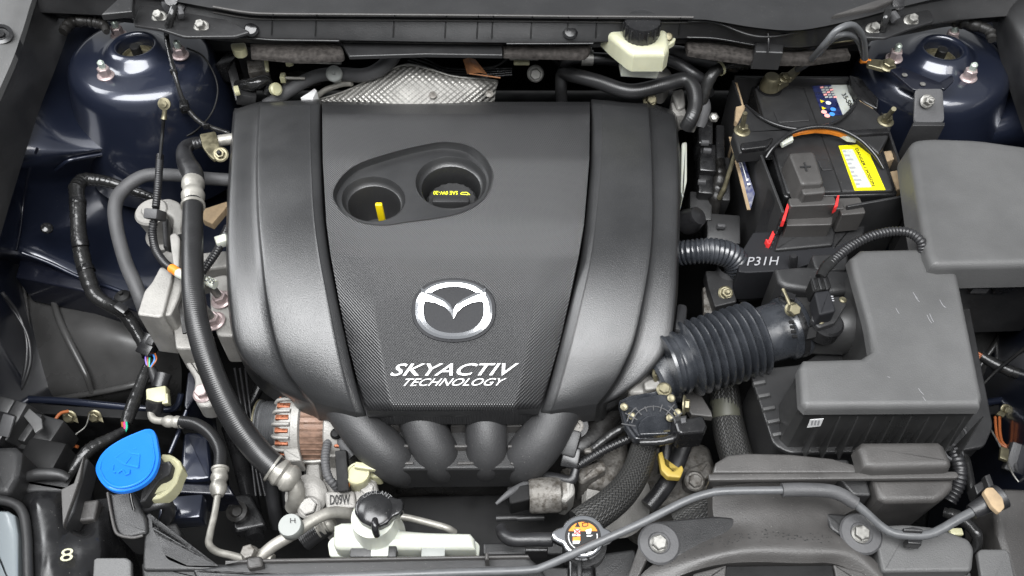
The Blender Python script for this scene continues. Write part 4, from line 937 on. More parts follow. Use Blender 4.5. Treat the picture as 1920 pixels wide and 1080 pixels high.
slab('torn_edge', [(1380, 200), (1402, 196), (1400, 214), (1388, 236), (1378, 226)], .006, .01, 'card', sl, .002)
for k in range(17):
    t = k/16; p0 = W((1466, 400, -.0)); A = P(1470-t*58, 402+t*150, -.006-.11*t)
    box('stitch', A+Vector((-.004, -.008, .002)), (.0011, .0011, .004), 'foam', sl, (0, 0, 0), 0)
# front left corner flap, rounded and stitched
patch('corner_turn', [[(1440, 352, -.002), (1462, 392, -.004), (1482, 396, -.006)], [(1424, 410, -.06), (1444, 452, -.065), (1470, 456, -.065)], [(1396, 490, -.14), (1416, 540, -.15), (1440, 545, -.15)]], 'rubber', sl, 6, 6, 0)
quadf('side_label', [(1372, 268, -.03), (1380, 266, -.03), (1412, 366, -.055), (1404, 396, -.07)], 'navyl', sl, .006)
quadf('side_label_edge', [(1364, 262, -.032), (1370, 262, -.032), (1404, 398, -.072), (1398, 398, -.074)], 'card', sl, .0075, .002)
for k in range(2):
    for i in range(2): quadf('side_label_print', [(1380+k*14+i*2, 290+k*47+i*8, -.037-k*.012), (1386+k*14+i*2, 289+k*47+i*8, -.037-k*.012), (1387+k*14+i*2, 293+k*47+i*8, -.039-k*.012), (1381+k*14+i*2, 294+k*47+i*8, -.039-k*.012)], 'print', sl, .0085, .0003)
quadf('side_label_print', [(1385, 304, -.04), (1387, 304, -.04), (1398, 340, -.052), (1396, 340, -.052)], 'print', sl, .0085, .0003)
slab('foot_flap', [(1386, 480), (1412, 436), (1590, 430), (1596, 470), (1480, 508), (1400, 512), (1384, 510)], -.05, .06, 'matte', sl, .002, 4)
text('code_print', 'P31H', (1400, 499, -.0485), (1457, 498, -.0485), (1404, 483, -.0485), 'printg', sl, .001, .0003, 0)
tr = thing('battery_tray', 'black battery tray lip below the sleeve front', 'tray')
slab('lip', [(1395, 480), (1480, 478), (1600, 470), (1600, 510), (1440, 540), (1392, 545)], -.13, .06, 'plastic', tr, .004, 4); 
slab('flange', [(1390, 522), (1450, 520), (1448, 545), (1388, 552)], -.10, .02, 'plastic', tr, .003, 3)
# hold-down
hd = thing('hold_down_clamp', 'black curved plastic clamp with orange foam strapped across the battery', 'clamp')
slab('strap', [(1398, 200), (1428, 222), (1465, 236), (1512, 241), (1556, 232), (1588, 214), (1606, 186), (1640, 206), (1672, 236), (1664, 262), (1648, 290), (1612, 262), (1572, 246), (1530, 244), (1490, 252), (1460, 268), (1440, 282), (1386, 288), (1374, 250)], .012, .02, 'plastic', hd, .004, [0]*19)
tube('front_arch', [(1436, 296, .008), (1452, 274, .018), (1486, 248, .026), (1528, 238, .03), (1572, 242, .028), (1612, 262, .022), (1640, 290, .014), (1656, 316, .004)], [3, 3.6, 4, 4, 4, 4, 4, 3], 'gloss', hd, 10)
tube('rear_arch', [(1398, 198, .012), (1430, 222, .018), (1470, 238, .02), (1514, 242, .022), (1560, 232, .02), (1590, 212, .018), (1612, 182, .012)], [3, 3.4, 3.6, 3.6, 3.6, 3.4, 3], 'gloss', hd, 10)
slab('foam_strip', [(1486, 253, .02), (1505, 243, .024), (1530, 240, .026), (1560, 243, .025), (1590, 252, .022), (1586, 255, .018), (1556, 247, .02), (1530, 245, .02), (1506, 248, .02)], .02, .005, 'orange', hd, .001)
slab('foam_scrap', [(1464, 266, .016), (1486, 254, .02), (1488, 262, .016), (1468, 272, .014)], .02, .006, 'white', hd, .001)
slab('foam_scrap', [(1570, 248, .02), (1592, 252, .02), (1606, 262, .018), (1590, 260, .016)], .02, .006, 'white', hd, .001)
slab('crossbar', [(1388, 268), (1436, 262), (1452, 258), (1440, 276), (1390, 282)], .018, .008, 'gloss', hd, .003, 4)
slab('crossbar', [(1586, 244), (1664, 240), (1668, 250), (1600, 254)], .018, .008, 'gloss', hd, .003, 4)
for (x, y, tx, ty) in ((1391, 246, 1397, 212), (1660, 228, 1676, 204)):
    n_ = bolt('hold_down_nut', (x, y, .014), .0075, 'zinc', hd, (.05, -.05, 1), .011, 1.6)
    tube('threaded_rod', [(x, y-4, .02), (tx, ty, .052)], 4.6, 'zinc', hd, 12)
tag(tube('hooked_rod', [(1386, 266, .01), (1370, 314, -.03), (1358, 352, -.06), (1348, 372, -.08)], [4, 4, 4, 5], 'zinc', None, 10), 'slanting bare zinc rod beside the left wall of the battery sleeve', 'rod')

# ---- dark clutter between cover and battery
cg = thing('relay_bracket', 'black relay holder strip standing between cover and battery', 'bracket')
for x, y, z, s in ((1318, 262, -.05, (.022, .05, .05)), (1322, 312, -.07, (.024, .05, .05)), (1318, 358, -.09, (.022, .04, .05)), (1310, 398, -.11, (.034, .05, .04)), (1345, 290, -.08, (.014, .08, .05)), (1352, 440, -.12, (.05, .05, .04)), (1345, 350, -.1, (.03, .08, .05))):
    box('relay', (x, y, z), s, 'gloss' if z > -.1 else 'plastic', cg, (12, 0, -6), .003)
for x, y, z in ((1326, 283, -.028), (1316, 342, -.045), (1322, 268, -.03), (1352, 425, -.095)): box('latch', (x, y, z), (.012, .006, .008), 'foam', cg, (0, 0, -5))
tag(tube('crumpled_sleeve', [(1348, 300, -.06), (1350, 335, -.07), (1340, 375, -.09), (1336, 400, -.11)], [10, 14, 15, 10], 'block', None, 12, rough=.12), 'crumpled dark wire sleeve between cover and battery rod', 'sleeve')
tag(slab('pale_gasket', [(1278, 268), (1288, 266), (1288, 340), (1280, 372), (1276, 360)], -.04, .03, 'white', None, .002, 3), 'pale plastic strip along the right edge of the cover', 'strip')
tag(lathe('rubber_bung', [(.018, 0), (.02, .01), (.014, .03), (.0001, .034)], P(1284, 420, -.09), 'rubber', None, (.5, -.2, .8), 20), 'round black rubber bung at the right edge of the cover', 'bung')
tag(lathe('pale_nut', [(.008, 0), (.008, .006), (.005, .009), (.0001, .01)], P(1337, 222, -.02), 'steel', None, (0, -.5, .8), 6), 'pale hex nut in the gap above the relay strip', 'nut')
# breather hose and its bracket
bh_ = thing('breather_hose', 'corrugated black breather hose from the cover toward the battery foot', 'hose')
tube('hose', [(1255, 478, -.06), (1300, 472, -.045), (1340, 471, -.042), (1370, 480, -.05), (1383, 500, -.07), (1384, 520, -.1)], [24, 24, 25, 25, 25, 23], 'rubber2', bh_, 24, (.0058, .11))
lathe('end_clamp', [(.0175, -.006), (.0185, -.006), (.0185, .006), (.0175, .006)], P(1368, 508, -.085), 'foam', bh_, (.1, .2, 1), 24, cap=False)
sb = thing('selector_bracket', 'black bracket with one zinc bolt below the corrugated breather hose', 'bracket')
slab('plate', [(1322, 508), (1378, 508), (1374, 540), (1382, 566), (1340, 576), (1328, 540)], -.085, .02, 'plastic', sb, .002, 4); bolt('bolt', (1360, 550, -.083), .0075, 'zinc', sb, (.05, -.45, .85), .009, 1.4, .006, 'zinc')
slab('stay', [(1318, 540), (1334, 532), (1338, 590), (1320, 586)], -.1, .01, 'castd', sb, .001)
# ---- fuse box
fb = thing('fuse_box', 'grey lidded fuse box at the right edge beside the battery', 'fuse box')
slab('lid', [(1702, 266), (1740, 261), (1830, 264), (1930, 278), (2000, 290), (2000, 498), (1762, 503), (1745, 500), (1736, 478), (1722, 400)], .05, .042, 'lid', fb, .010, [18, 10, 10, 10, 2, 2, 10, 8, 8, 10], seg=4, draft=.003)
slab('body', [(1712, 300), (2000, 300), (2000, 520), (1768, 526), (1748, 515)], .004, .12, 'plastic', fb, .003, 6)
slab('lid_flange', [(1742, 505), (2000, 500), (2000, 530), (1775, 535)], .002, .01, 'plastic', fb, .002, 4)
for x in (1835, 1878): box('catch', (x, 540, -.012), (.022, .01, .012), 'foam' if x == 1835 else 'gloss', fb)
slab('cable_exit', [(1690, 400), (1740, 400), (1760, 500), (1720, 500)], -.05, .06, 'dark', fb, .003, 4)
# ---- air box
ab = thing('air_box', 'large grey air cleaner box with L shaped lid at the right', 'air box')
LID = [(1592, 486), (1612, 470), (1742, 467), (1775, 478), (1794, 512), (1842, 748), (1838, 764), (1512, 766), (1502, 756), (1498, 692), (1506, 676), (1614, 673), (1634, 660), (1626, 610)]
slab('lid_skirt', [(1600, 500), (1620, 482), (1740, 480), (1770, 500), (1790, 520), (1837, 746), (1834, 765), (1514, 767), (1503, 757), (1500, 694), (1508, 680), (1616, 677), (1636, 664), (1628, 612)], .024, .087, 'skirt', ab, .001, draft=.004)  # lid wall, coloured darker than the lid top to carry its shade
lid = slab('lid', LID, .035, .016, 'lid', ab, .008, [16, 12, 14, 16, 10, 8, 10, 10, 8, 10, 8, 10, 10, 10], seg=4, draft=.001)
slab('lid_flange', [(1404, 694), (1500, 684), (1640, 600), (1660, 560), (1815, 560), (1862, 800), (1846, 838), (1800, 846), (1480, 850), (1450, 834)], -.06, .006, 'plastic', ab, .002, 10)
slab('base', [(1412, 700), (1500, 690), (1640, 606), (1660, 566), (1812, 566), (1855, 800), (1842, 836), (1798, 843), (1484, 847), (1456, 832)], -.067, .14, 'plastic', ab, .002, 10)
yf = P(1650, 766, .035).y-.0045
for k in range(10):
    A = PV(1532+k*33, 800, yf); bm = bmesh.new(); q = []
    for dx in (0, .0016): q.append([bm.verts.new((A.x+dx, yf+.002, .022)), bm.verts.new((A.x+dx, yf+.004, -.058)), bm.verts.new((A.x+dx, yf-.010, -.058))])
    bm.faces.new(q[0]); bm.faces.new(q[1][::-1])
    for i in range(3): bm.faces.new((q[0][i], q[0][(i+1) % 3], q[1][(i+1) % 3], q[1][i]))
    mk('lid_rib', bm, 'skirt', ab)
for k in range(10):
    x = 1506+k*31; slab('flange_tooth', [(x, 841), (x+14, 841), (x+14, 847), (x, 847)], -.056, .006, 'lid', ab, .001)
for k in range(5): slab('side_tooth', [(1412+k*9, 716+k*24), (1434+k*9, 712+k*24), (1436+k*9, 718+k*24), (1414+k*9, 722+k*24)], -.054, .006, 'lid', ab, .001)
quadf('paper_label', [PV(1518, 782, yf), PV(1543, 780, yf), PV(1537, 794, yf), PV(1512, 797, yf)], 'print', ab, .003)
for k in range(3): quadf('label_print', [PV(1521+k*6, 783, yf), PV(1524+k*6, 783, yf), PV(1522+k*6, 792, yf), PV(1519+k*6, 792, yf)], 'printg', ab, .0036, .0001)
ring_ = spline([P(x, y, -.048) for x, y in ((1795, 800), (1808, 806), (1812, 824), (1802, 838), (1788, 842))], 6)
tube('lifting_loop', ring_, .0016, 'foam', ab, 8, world=True)
slab('rear_duct', [(1452, 505), (1510, 500), (1580, 508), (1640, 512), (1640, 548), (1540, 552), (1470, 540), (1458, 530)], -.012, .08, 'plastic', ab, .008, 8)
slab('rear_lug', [(1520, 478), (1590, 476), (1590, 508), (1530, 510)], -.01, .03, 'plastic', ab, .004, 5)
oa = P(1486, 610, -.035); ob = P(1660, 615, -.035)
lathe('outlet_tube', [(.036, 0), (.036, (ob-oa).length*.6), (.039, (ob-oa).length*.7), (.039, (ob-oa).length)], oa, 'skirt', ab, ob-oa, 40)
lathe('stud', [(.006, -.02), (.006, .01), (.004, .014)], P(1487, 492, -.04), 'rubber', ab, (-.2, 0, 1), 14)
# scratches on the lid
for (x, y, dx, dy) in ((1762, 562, 9, 14), (1770, 574, 4, 3), (1712, 548, 9, 12), (1716, 556, 8, 10), (1738, 590, 9, 16), (1743, 588, 8, 16), (1680, 578, 6, 10), (1722, 728, 10, 12), (1730, 744, 6, 8), (1664, 706, 5, 2)):
    tube('scratch', [(x, y, .0391), (x+dx*.5, y+dy*.6, .0392), (x+dx, y+dy, .0391)], .4, 'printg', lid, 4)
# mass air flow sensor
ms = thing('air_flow_sensor', 'black air flow sensor with plug on the air box outlet', 'sensor')
lathe('base_boss', [(.02, -.02), (.02, .0), (.017, .003)], P(1552, 605, .006), 'gloss', ms, (.05, -.1, 1), 28)
slab('flange', [(1520, 598), (1536, 558), (1576, 556), (1588, 570), (1566, 606), (1535, 616)], .014, .006, 'plastic', ms, .0015, 5)
slab('body', [(1526, 548), (1556, 544), (1568, 584), (1536, 592)], .034, .024, 'matte', ms, .003, 4)
slab('plug', [(1518, 522), (1552, 516), (1560, 540), (1524, 548)], .034, .022, 'dark', ms, .003, 3)
for k in range(3): slab('plug_rib', [(1522+k*11, 522), (1526+k*11, 521), (1532+k*11, 542), (1528+k*11, 543)], .037, .006, 'plastic', ms, .001)
slab('clip_tongue', [(1517, 614), (1534, 610), (1530, 632), (1512, 636)], .005, .004, 'dark', ms, .001)
for x, y in ((1538, 603), (1580, 563)): lathe('screw', [(.0045, 0), (.0045, .0015), (.003, .0028), (.0001, .0028)], P(x, y, .0145), 'zinc', ms, seg=16)
for k in range(3): quadf('sensor_print', [(1538+k*5, 556+k*4, .0345), (1562+k, 555+k*4, .0345), (1562+k, 557+k*4, .0345), (1538+k*5, 558+k*4, .0345)], 'printg', ms, .0004, .0001)
sh = thing('sensor_conduit', 'corrugated black conduit arching from the fuse box to the sensor', 'conduit')
tube('conduit', [(1730, 470, .04), (1726, 452, .05), (1706, 437, .055), (1676, 434, .055), (1636, 442, .052), (1598, 460, .045), (1570, 482, .04), (1556, 494, .038)], 9.5, 'rubber', sh, 16, (.0042, .18))
tube('taped_end', [(1562, 488, .038), (1548, 502, .036), (1538, 520, .034)], [11, 11, 9], 'tape', sh, 14, rough=.05)
# bellows
bl_ = thing('intake_bellows', 'ribbed black rubber intake bellows between throttle and air box', 'intake hose')
A, B_ = P(1250, 686, -.05), P(1500, 608, -.035); ax = B_-A; L_ = ax.length
pr = [(.046, 0), (.0465, L_*.02), (.044, L_*.03), (.0435, L_*.06), (.047, L_*.07), (.047, L_*.10), (.042, L_*.12), (.0415, L_*.135)]
s0, s1, nr = .14, .68, 10
for k in range(nr):
    a = s0+(s1-s0)*k/nr; d = (s1-s0)/nr
    for q, rr in ((0, .041), (.18, .0425), (.36, .0545), (.55, .0565), (.74, .0545), (.9, .043)): pr.append((rr, L_*(a+d*q)))
pr += [(.043, L_*.69), (.0425, L_*.71), (.0435, L_*.86), (.0465, L_*.87), (.0475, L_*.885), (.0475, L_*.98), (.0455, L_*.99), (.040, L_)]
pr = [(r*.86, h) for r, h in pr]
lathe('bellows', pr, A, 'rubber2', bl_, ax, 56, ang=50)
lathe('clamp_band', [(.0410, L_*.91), (.0420, L_*.91), (.0420, L_*.95), (.0410, L_*.95)], A, 'gloss', bl_, ax, 48, cap=False)
bolt('clamp_screw', (1484, 580, .014), .0075, 'zinc', bl_, (.1, -.6, .8), .012, 1.2); tube('clamp_rod', [(1468, 542, .022), (1476, 560, .02), (1482, 574, .018)], 3.6, 'zinc', bl_, 10); box('clamp_block', (1476, 558, .016), (.018, .01, .012), 'gloss', bl_, (0, 0, -25))
for k in range(4): box('band_slot', (1484+k*2, 604+k*9, .012-k*.004), (.006, .004, .002), 'dark', bl_, (0, 0, 0), 0)
box('hose_stub', (1276, 600, -.03), (.014, .05, .014), 'rubber', bl_, (-10, 0, -12), .005)
# ---- right of the air box
ow = thing('orange_wires', 'taped harness with bare orange wires right of the air box', 'harness')
for k in range(3): tube('wire', [(1815+k*2, 652+k*4, -.12), (1834, 662+k*4, -.12), (1850, 670+k*3, -.12)], 2.2, 'wire_o', ow, 8)
tube('taped_run', [(1840, 668, -.12), (1868, 684, -.12), (1900, 698, -.12), (1950, 712, -.12)], [9, 11, 11, 12], 'tape', ow, 14, rough=.05)
tag(tube('strut_cable', [(1985, 600, -.1), (1925, 650, -.105), (1870, 694, -.11), (1836, 728, -.12)], 3.5, 'dark', None, 10), 'thin black cable crossing the right arch liner', 'cable')
for x, y, lab in ((1886, 768, 'left one of two zinc ground lugs on the right rail'), (1922, 774, 'right one of two zinc ground lugs on the right rail')):
    g = thing('ground_lug', lab, 'ground lug', 'ground lugs on the right rail')
    slab('lug', [(x-18, y+8), (x+2, y-12), (x+14, y-10), (x-4, y+14)], -.15, .003, 'zinc', g, .0008); bolt('head', (x, y, -.149), .0055, 'zinc', g, (0, -.6, .8), .008, 1.4)
ob_ = thing('orange_pair', 'pair of orange brown wires dropping from the ground lug at right', 'wire')
for k in range(2): tube('wire', [(1866+k*8, 782, -.148), (1868+k*7, 810, -.145), (1874+k*6, 830, -.142), (1892+k*3, 842, -.14)], 2.8, 'wire_o', ob_, 8)
gp = thing('hood_latch_cable', 'grey plug and cable end at the lower right edge', 'cable')
box('plug', (1901, 858, -.11), (.016, .036, .014), 'foam', gp, (30, 0, -25)); tube('cable', [(1905, 872, -.11), (1922, 900, -.1), (1945, 930, -.1)], 6, 'foam', gp, 12)
tube('stay_wire', [(1838, 775, -.13), (1858, 806, -.12), (1880, 846, -.11), (1900, 890, -.1), (1925, 920, -.1)], 1.8, 'steel', gp, 8); box('brass_tab', (1882, 852, -.1), (.010, .018, .006), 'zinc', gp, (0, 0, -25))
# ================================================================ front: alternator and engine front
al = thing('alternator', 'alternator with black pulley, silver housing and brown stator left of the runners', 'alternator')
A = P(486, 800, -.155); X = Vector((1, 0, 0)); k_ = mpp(A)
lathe('pulley', [(.012, 0), (.034, 0), (.0355, .001), (.0355, .003), (.032, .004), (.033, .007)]+[(.033+(.0012 if i % 2 else -.0006), .008+i*.0016) for i in range(11)]+[(.031, .028), (.012, .029)], A, 'cable', al, X, 40)
lathe('pulley_rim', [(.0345, -.0012), (.0362, -.001), (.0362, .0012), (.0345, .0014)], A, 'zinc', al, X, 40, cap=False)
o1 = A+X*.030
lathe('drive_housing', [(.028, 0), (.044, .001), (.050, .006), (.053, .012), (.053, .024), (.0555, .025), (.0555, .034), (.052, .036)], o1, 'cast', al, X, 40)
for i in range(9):
    a = R(20+i*18); c = o1+Vector((.0135, math.cos(a)*-.0515, math.sin(a)*.0515))
    from mathutils import Euler
    b_ = box('winding', c, (.017, .007, .005), 'copper', al, (0, 0, 0), .001); 
    tube('housing_fin', [o1+Vector((.001, -math.cos(a+.15)*.047, math.sin(a+.15)*.047)), o1+Vector((.006, -math.cos(a+.15)*.0535, math.sin(a+.15)*.0535)), o1+Vector((.024, -math.cos(a+.15)*.056, math.sin(a+.15)*.056))], .0025, 'cast', al, 8, world=True)
o2 = o1+X*.036
lathe('stator', [(.0515, 0), (.0515, .030)], o2, 'stator', al, X, 60)
for i in range(22):
    a = R(-10+i*9.5); tube('lamination_ridge', [o2+Vector((.0005, -math.cos(a)*.0515, math.sin(a)*.0515)), o2+Vector((.0295, -math.cos(a)*.0515, math.sin(a)*.0515))], .0014, 'stator', al, 6, world=True)
o3 = o2+X*.030
lathe('rear_housing', [(.053, 0), (.0555, .002), (.0555, .014), (.052, .03), (.044, .036), (.02, .038)], o3, 'cast', al, X, 40)
for i in range(6):
    a = R(35+i*20); box('winding', o3+Vector((.020, -math.cos(a)*.053, math.sin(a)*.053)), (.011, .006, .006), 'copper', al, (0, 0, 0), .001)
tube('through_bolt', [(540, 862, -.15), (575, 866, -.15), (608, 864, -.15)], 5, 'steel', al, 10)
slab('lug', [(530, 842), (560, 838), (566, 864), (536, 866)], -.125, .03, 'cast', al, .003, 4); slab('lug', [(606, 840), (652, 838), (658, 856), (612, 858)], -.135, .03, 'cast', al, .003, 4)
tube('cable_boot', [(632, 812, -.12), (646, 835, -.125), (662, 856, -.13)], [10, 11, 9], 'foam', al, 12); lathe('terminal', [(.007, 0), (.007, .006), (.004, .01)], P(631, 814, -.115), 'dark', al, (0, -.4, .9), 14)
bt_ = thing('drive_belt', 'black drive belt edge dropping below the alternator pulley', 'belt')
tube('belt', [(500, 846, -.17), (505, 890, -.21), (515, 950, -.25), (522, 985, -.28)], 14, 'rubber', bt_, 10)
tube('belt', [(532, 862, -.19), (536, 900, -.22), (540, 950, -.25)], 9, 'rubber', bt_, 10)
co = thing('compressor', 'cast aluminium compressor body below the alternator with black printed code', 'compressor')
slab('body', [(566, 868), (655, 862), (700, 880), (712, 950), (690, 975), (610, 972), (575, 930)], -.17, .12, 'cast', co, .01, 10)
slab('boss', [(575, 862), (600, 858), (604, 900), (590, 912), (572, 900)], -.155, .03, 'cast', co, .005, 6); slab('ledge', [(600, 905), (650, 898), (700, 902), (704, 925), (610, 930)], -.158, .02, 'cast', co, .005, 5)
lathe('port_collar', [(.026, -.02), (.026, .004), (.02, .008), (.014, .01)], P(575, 930, -.148), 'cast', co, (.1, -.3, .9), 26); bolt('bolt', (580, 952, -.14), .011, 'cast', co, (0, -.2, 1), .012, 1.3)
slab('code_pad', [(608, 922), (664, 920), (668, 952), (612, 955)], -.135, .03, 'cast', co, .003, 4)
text('code_print', 'D09W', (619, 948, -.134), (657, 947, -.134), (619, 929, -.134), 'blackl', co, .0016, .0004, .015)
slab('flange', [(656, 890), (700, 880), (712, 930), (700, 960), (668, 950)], -.14, .04, 'cast', co, .005, 5); bolt('bolt', (690, 918, -.139), .0085, 'cast', co, (0, -.2, 1), .008, 1.3)
sv = thing('sensor_plug', 'cream sensor body with small black plug in front of the runners', 'sensor')
lathe('body', [(.0125, -.03), (.0145, -.02), (.0148, .004), (.0148, .010), (.0138, .012), (.012, .0115), (.0115, .010), (.0001, .010)], P(672, 894, -.125), 'cream', sv, (.05, -.05, 1), 32)
box('lug', (688, 876, -.112), (.03, .008, .008), 'cream', sv, (0, 0, -8)); box('plug', (643, 884, -.118), (.014, .05, .02), 'dark', sv, (20, 0, 8)); box('wire_end', (646, 910, -.12), (.012, .012, .008), 'orange', sv); slab('stub', [(692, 880), (714, 880), (716, 896), (694, 896)], -.13, .02, 'cream', sv, .003, 3)
ct = thing('grey_conduit', 'grey corrugated conduit dropping below the alternator', 'conduit')
tube('conduit', [(620, 815, -.125), (612, 840, -.118), (610, 870, -.115), (616, 895, -.118), (626, 908, -.125), (636, 920, -.14)], 8.5, 'foam', ct, 14, (.0042, .16))
# small refrigerant line at the left
sr = thing('small_refrigerant_line', 'bent bare metal refrigerant line with black hose section at lower left', 'pipe')
box('plug', (297, 744, -.145), (.026, .022, .02), 'cream', sr, (15, 0, 12), .002); box('plug_lip', (312, 750, -.145), (.008, .014, .014), 'cream', sr, (15, 0, 12), .001)
lathe('plug_boot', [(.011, 0), (.012, .012), (.010, .018)], P(290, 770, -.155), 'rubber', sr, (.2, .4, .8), 20); lathe('plug_neck', [(.010, 0), (.011, .02)], P(299, 728, -.15), 'rubber', sr, (.1, .7, .2), 18)
tube('upper_pipe', [(284, 768, -.15), (284, 780, -.15), (292, 788, -.148), (312, 790, -.145)], 7, 'alu', sr, 14)
crimp('collar', (345, 792, -.14), (306, 790, -.145), 10.5, 'alu', sr)
tube('hose', [(340, 791, -.14), (368, 796, -.135), (396, 815, -.13), (413, 845, -.125), (413, 880, -.12)], 12, 'wound', sr, 18)
crimp('collar', (413, 878, -.12), (408, 930, -.12), 14, 'alu', sr)
tube('lower_pipe', [(409, 922, -.12), (403, 960, -.12), (394, 1000, -.115), (392, 1020, -.11), (406, 1034, -.105), (436, 1042, -.1), (464, 1050, -.095)], [6.5, 6.5, 6.5, 7, 7, 7, 7], 'alu', sr, 14)
# big bare pipe with grey service cap
bp_ = thing('charge_pipe', 'bare metal refrigerant pipe with a grey service cap near the coolant tank', 'pipe')
tube('pipe', [(484, 1048, -.09), (512, 1024, -.085), (548, 1002, -.082), (590, 974, -.085), (618, 962, -.09), (645, 962, -.1), (670, 970, -.12)], [11, 11.5, 11.5, 11.5, 11.5, 11.5, 11], 'alu', bp_, 18)
lathe('cap_neck', [(.011, 0), (.011, .014)], P(549, 996, -.085), 'alu', bp_, (0, -.1, 1), 20); c_ = lathe('service_cap', [(.0125, 0), (.0132, .002), (.0132, .014), (.0122, .0165), (.0001, .0168)], P(549, 992, -.072), 'greycap', bp_, (0, -.1, 1), 28)
text('cap_mark', 'H', P(544, 981, -.055), P(554, 981, -.055), P(544, 972, -.055), 'plastic', c_, .0004, .0004)
bolt('pipe_bolt', (470, 1040, -.085), .0085, 'castd', bp_, (0, -.1, 1), .014, 1.15); tube('pipe_lug', [(470, 1046, -.095), (490, 1040, -.095), (510, 1050, -.095)], 11, 'alu', bp_, 12)
crimp('collar', (596, 992, -.12), (626, 975, -.115), 17, 'alu', bp_); tube('under_hose', [(570, 1015, -.13), (590, 1000, -.125), (612, 985, -.12)], 20, 'wound', bp_, 18)
# coolant tank
tk = thing('coolant_tank', 'white coolant tank with black cap at the front', 'coolant tank')
slab('upper_shell', [(626, 986), (640, 980), (740, 978), (752, 994), (800, 998), (882, 1000), (890, 1010), (892, 1030), (624, 1030)], -.052, .05, 'white', tk, .008, 8, seg=4)
slab('seam_flange', [(614, 1018), (624, 1006), (890, 1012), (900, 1022), (898, 1046), (618, 1044)], -.074, .006, 'white', tk, .002, 6)
slab('lower_shell', [(618, 1020), (894, 1020), (896, 1046), (622, 1046)], -.08, .1, 'white', tk, .005, 6)
lathe('neck', [(.030, -.02), (.0255, .0), (.0235, .02), (.0235, .03)], P(706, 990, -.052), 'white', tk, seg=34)
slab('cap', [(664, 960), (666, 945), (674, 931), (688, 922), (706, 919), (722, 922), (735, 931), (742, 934), (752, 935), (757, 943), (756, 955), (748, 965), (738, 968), (728, 980), (712, 988), (694, 987), (676, 978)], -.012, .010, 'gloss', tk, .0025, 3)
lathe('cap_dome', [(.0185, 0), (.0175, .001), (.010, .003), (.0001, .0036)], P(703, 955, -.0106), 'gloss', tk, seg=34, ang=60)
tube('cap_nipple', [(703, 974, -.004), (703, 984, -.001), (704, 994, -.006), (707, 1004, -.014)], [5.5, 7, 7, 6], 'gloss', tk, 14)
c_ = P(703, 957, -.0103)
for i, ch_ in enumerate('COOLANT'):
    a = R(128-i*13.5); d = Vector((math.cos(a), math.sin(a), 0)); t = Vector((math.sin(a), -math.cos(a), 0)); b0 = c_+d*.0185
    text('cap_print', ch_, b0-t*.002, b0+t*.002, b0-t*.002+d*.0045, 'printd', tk, .0003, .0003)
box('black_catch', (684, 1036, -.058), (.03, .014, .012), 'plastic', tk); box('white_catch', (714, 1036, -.056), (.02, .012, .012), 'white', tk); box('black_catch', (736, 1036, -.056), (.01, .014, .012), 'plastic', tk); box('grey_pad', (813, 1036, -.058), (.026, .014, .012), 'greycap', tk)
# thin pipe and fan shroud behind the tank
tag(tube('overflow_pipe', [(742, 968, -.1), (770, 972, -.1), (810, 982, -.1), (838, 990, -.1), (852, 998, -.11)], 6.5, 'alu', None, 14), 'bare metal pipe right of the black coolant cap', 'pipe')
fs = thing('fan_shroud', 'black radiator fan shroud in the dark gap below the runners', 'fan shroud')
slab('shroud', [(740, 930), (1100, 920), (1110, 1060), (740, 1060)], -.24, .12, 'dark', fs, .006, 8)
for x in (960, 1000): tube('shroud_bar', [(x-30, 972, -.18), (x+20, 970, -.18)], 6, 'plastic', fs, 10)
slab('shroud_step', [(905, 1018), (1060, 1016), (1060, 1040), (905, 1042)], -.12, .05, 'plastic', fs, .003, 4)
# manifold underside conduit
uc = thing('loom', 'thin black loom with orange tape under the runner ends', 'harness')
tube('conduit', [(770, 895, -.17), (810, 898, -.165), (850, 902, -.16), (900, 905, -.16), (960, 905, -.16)], 7, 'rubber', uc, 12, (.004, .18)); tube('tape_mark', [(846, 902, -.16), (860, 903, -.16)], 7.6, 'orange', uc, 12)
tube('white_sleeve', [(770, 892, -.168), (800, 905, -.165), (840, 902, -.164)], 5, 'white', uc, 10); tube('lead', [(930, 945, -.13), (955, 925, -.13), (985, 908, -.135), (1020, 900, -.14)], [3, 7, 6, 5], 'foam', uc, 12)
# starter and transmission side
sm_ = thing('starter_motor', 'silver starter solenoid below the rightmost runner', 'starter')
lathe('solenoid', [(.020, 0), (.022, .003), (.022, .038), (.019, .041), (.019, .046)], P(992, 930, -.14), 'castd', sm_, (1, .05, 0), 30)
slab('end_bracket', [(1052, 905), (1074, 896), (1080, 925), (1062, 942), (1050, 940)], -.125, .04, 'cast', sm_, .005, 4); slab('plug', [(950, 912), (998, 908), (1000, 936), (956, 946)], -.13, .03, 'dark', sm_, .003, 3)
tr_ = thing('gearbox_housing', 'mottled cast gearbox housing right of the runners', 'gearbox')
slab('bell', [(1030, 800), (1080, 770), (1170, 760), (1180, 860), (1150, 915), (1090, 915), (1040, 870)], -.16, .15, 'castd', tr_, .012, 10)
slab('rib_plate', [(1098, 772), (1110, 768), (1112, 850), (1094, 850)], -.125, .05, 'castd', tr_, .003, 3); slab('boss', [(1112, 770), (1145, 768), (1148, 830), (1112, 850)], -.14, .05, 'cast', tr_, .006, 5)
slab('rib', [(1080, 880), (1130, 860), (1140, 880), (1086, 910)], -.14, .05, 'castd', tr_, .005, 5)
lathe('flywheel_rim', [(.045, 0), (.049, .003), (.047, .006), (.049, .009), (.047, .012), (.049, .015), (.04, .018)], P(1150, 935, -.2), 'cast', tr_, (.4, -.4, .8), 36)
slab('lower_case', [(1200, 840), (1330, 830), (1350, 910), (1250, 960), (1190, 930)], -.22, .15, 'castd', tr_, .012, 10)
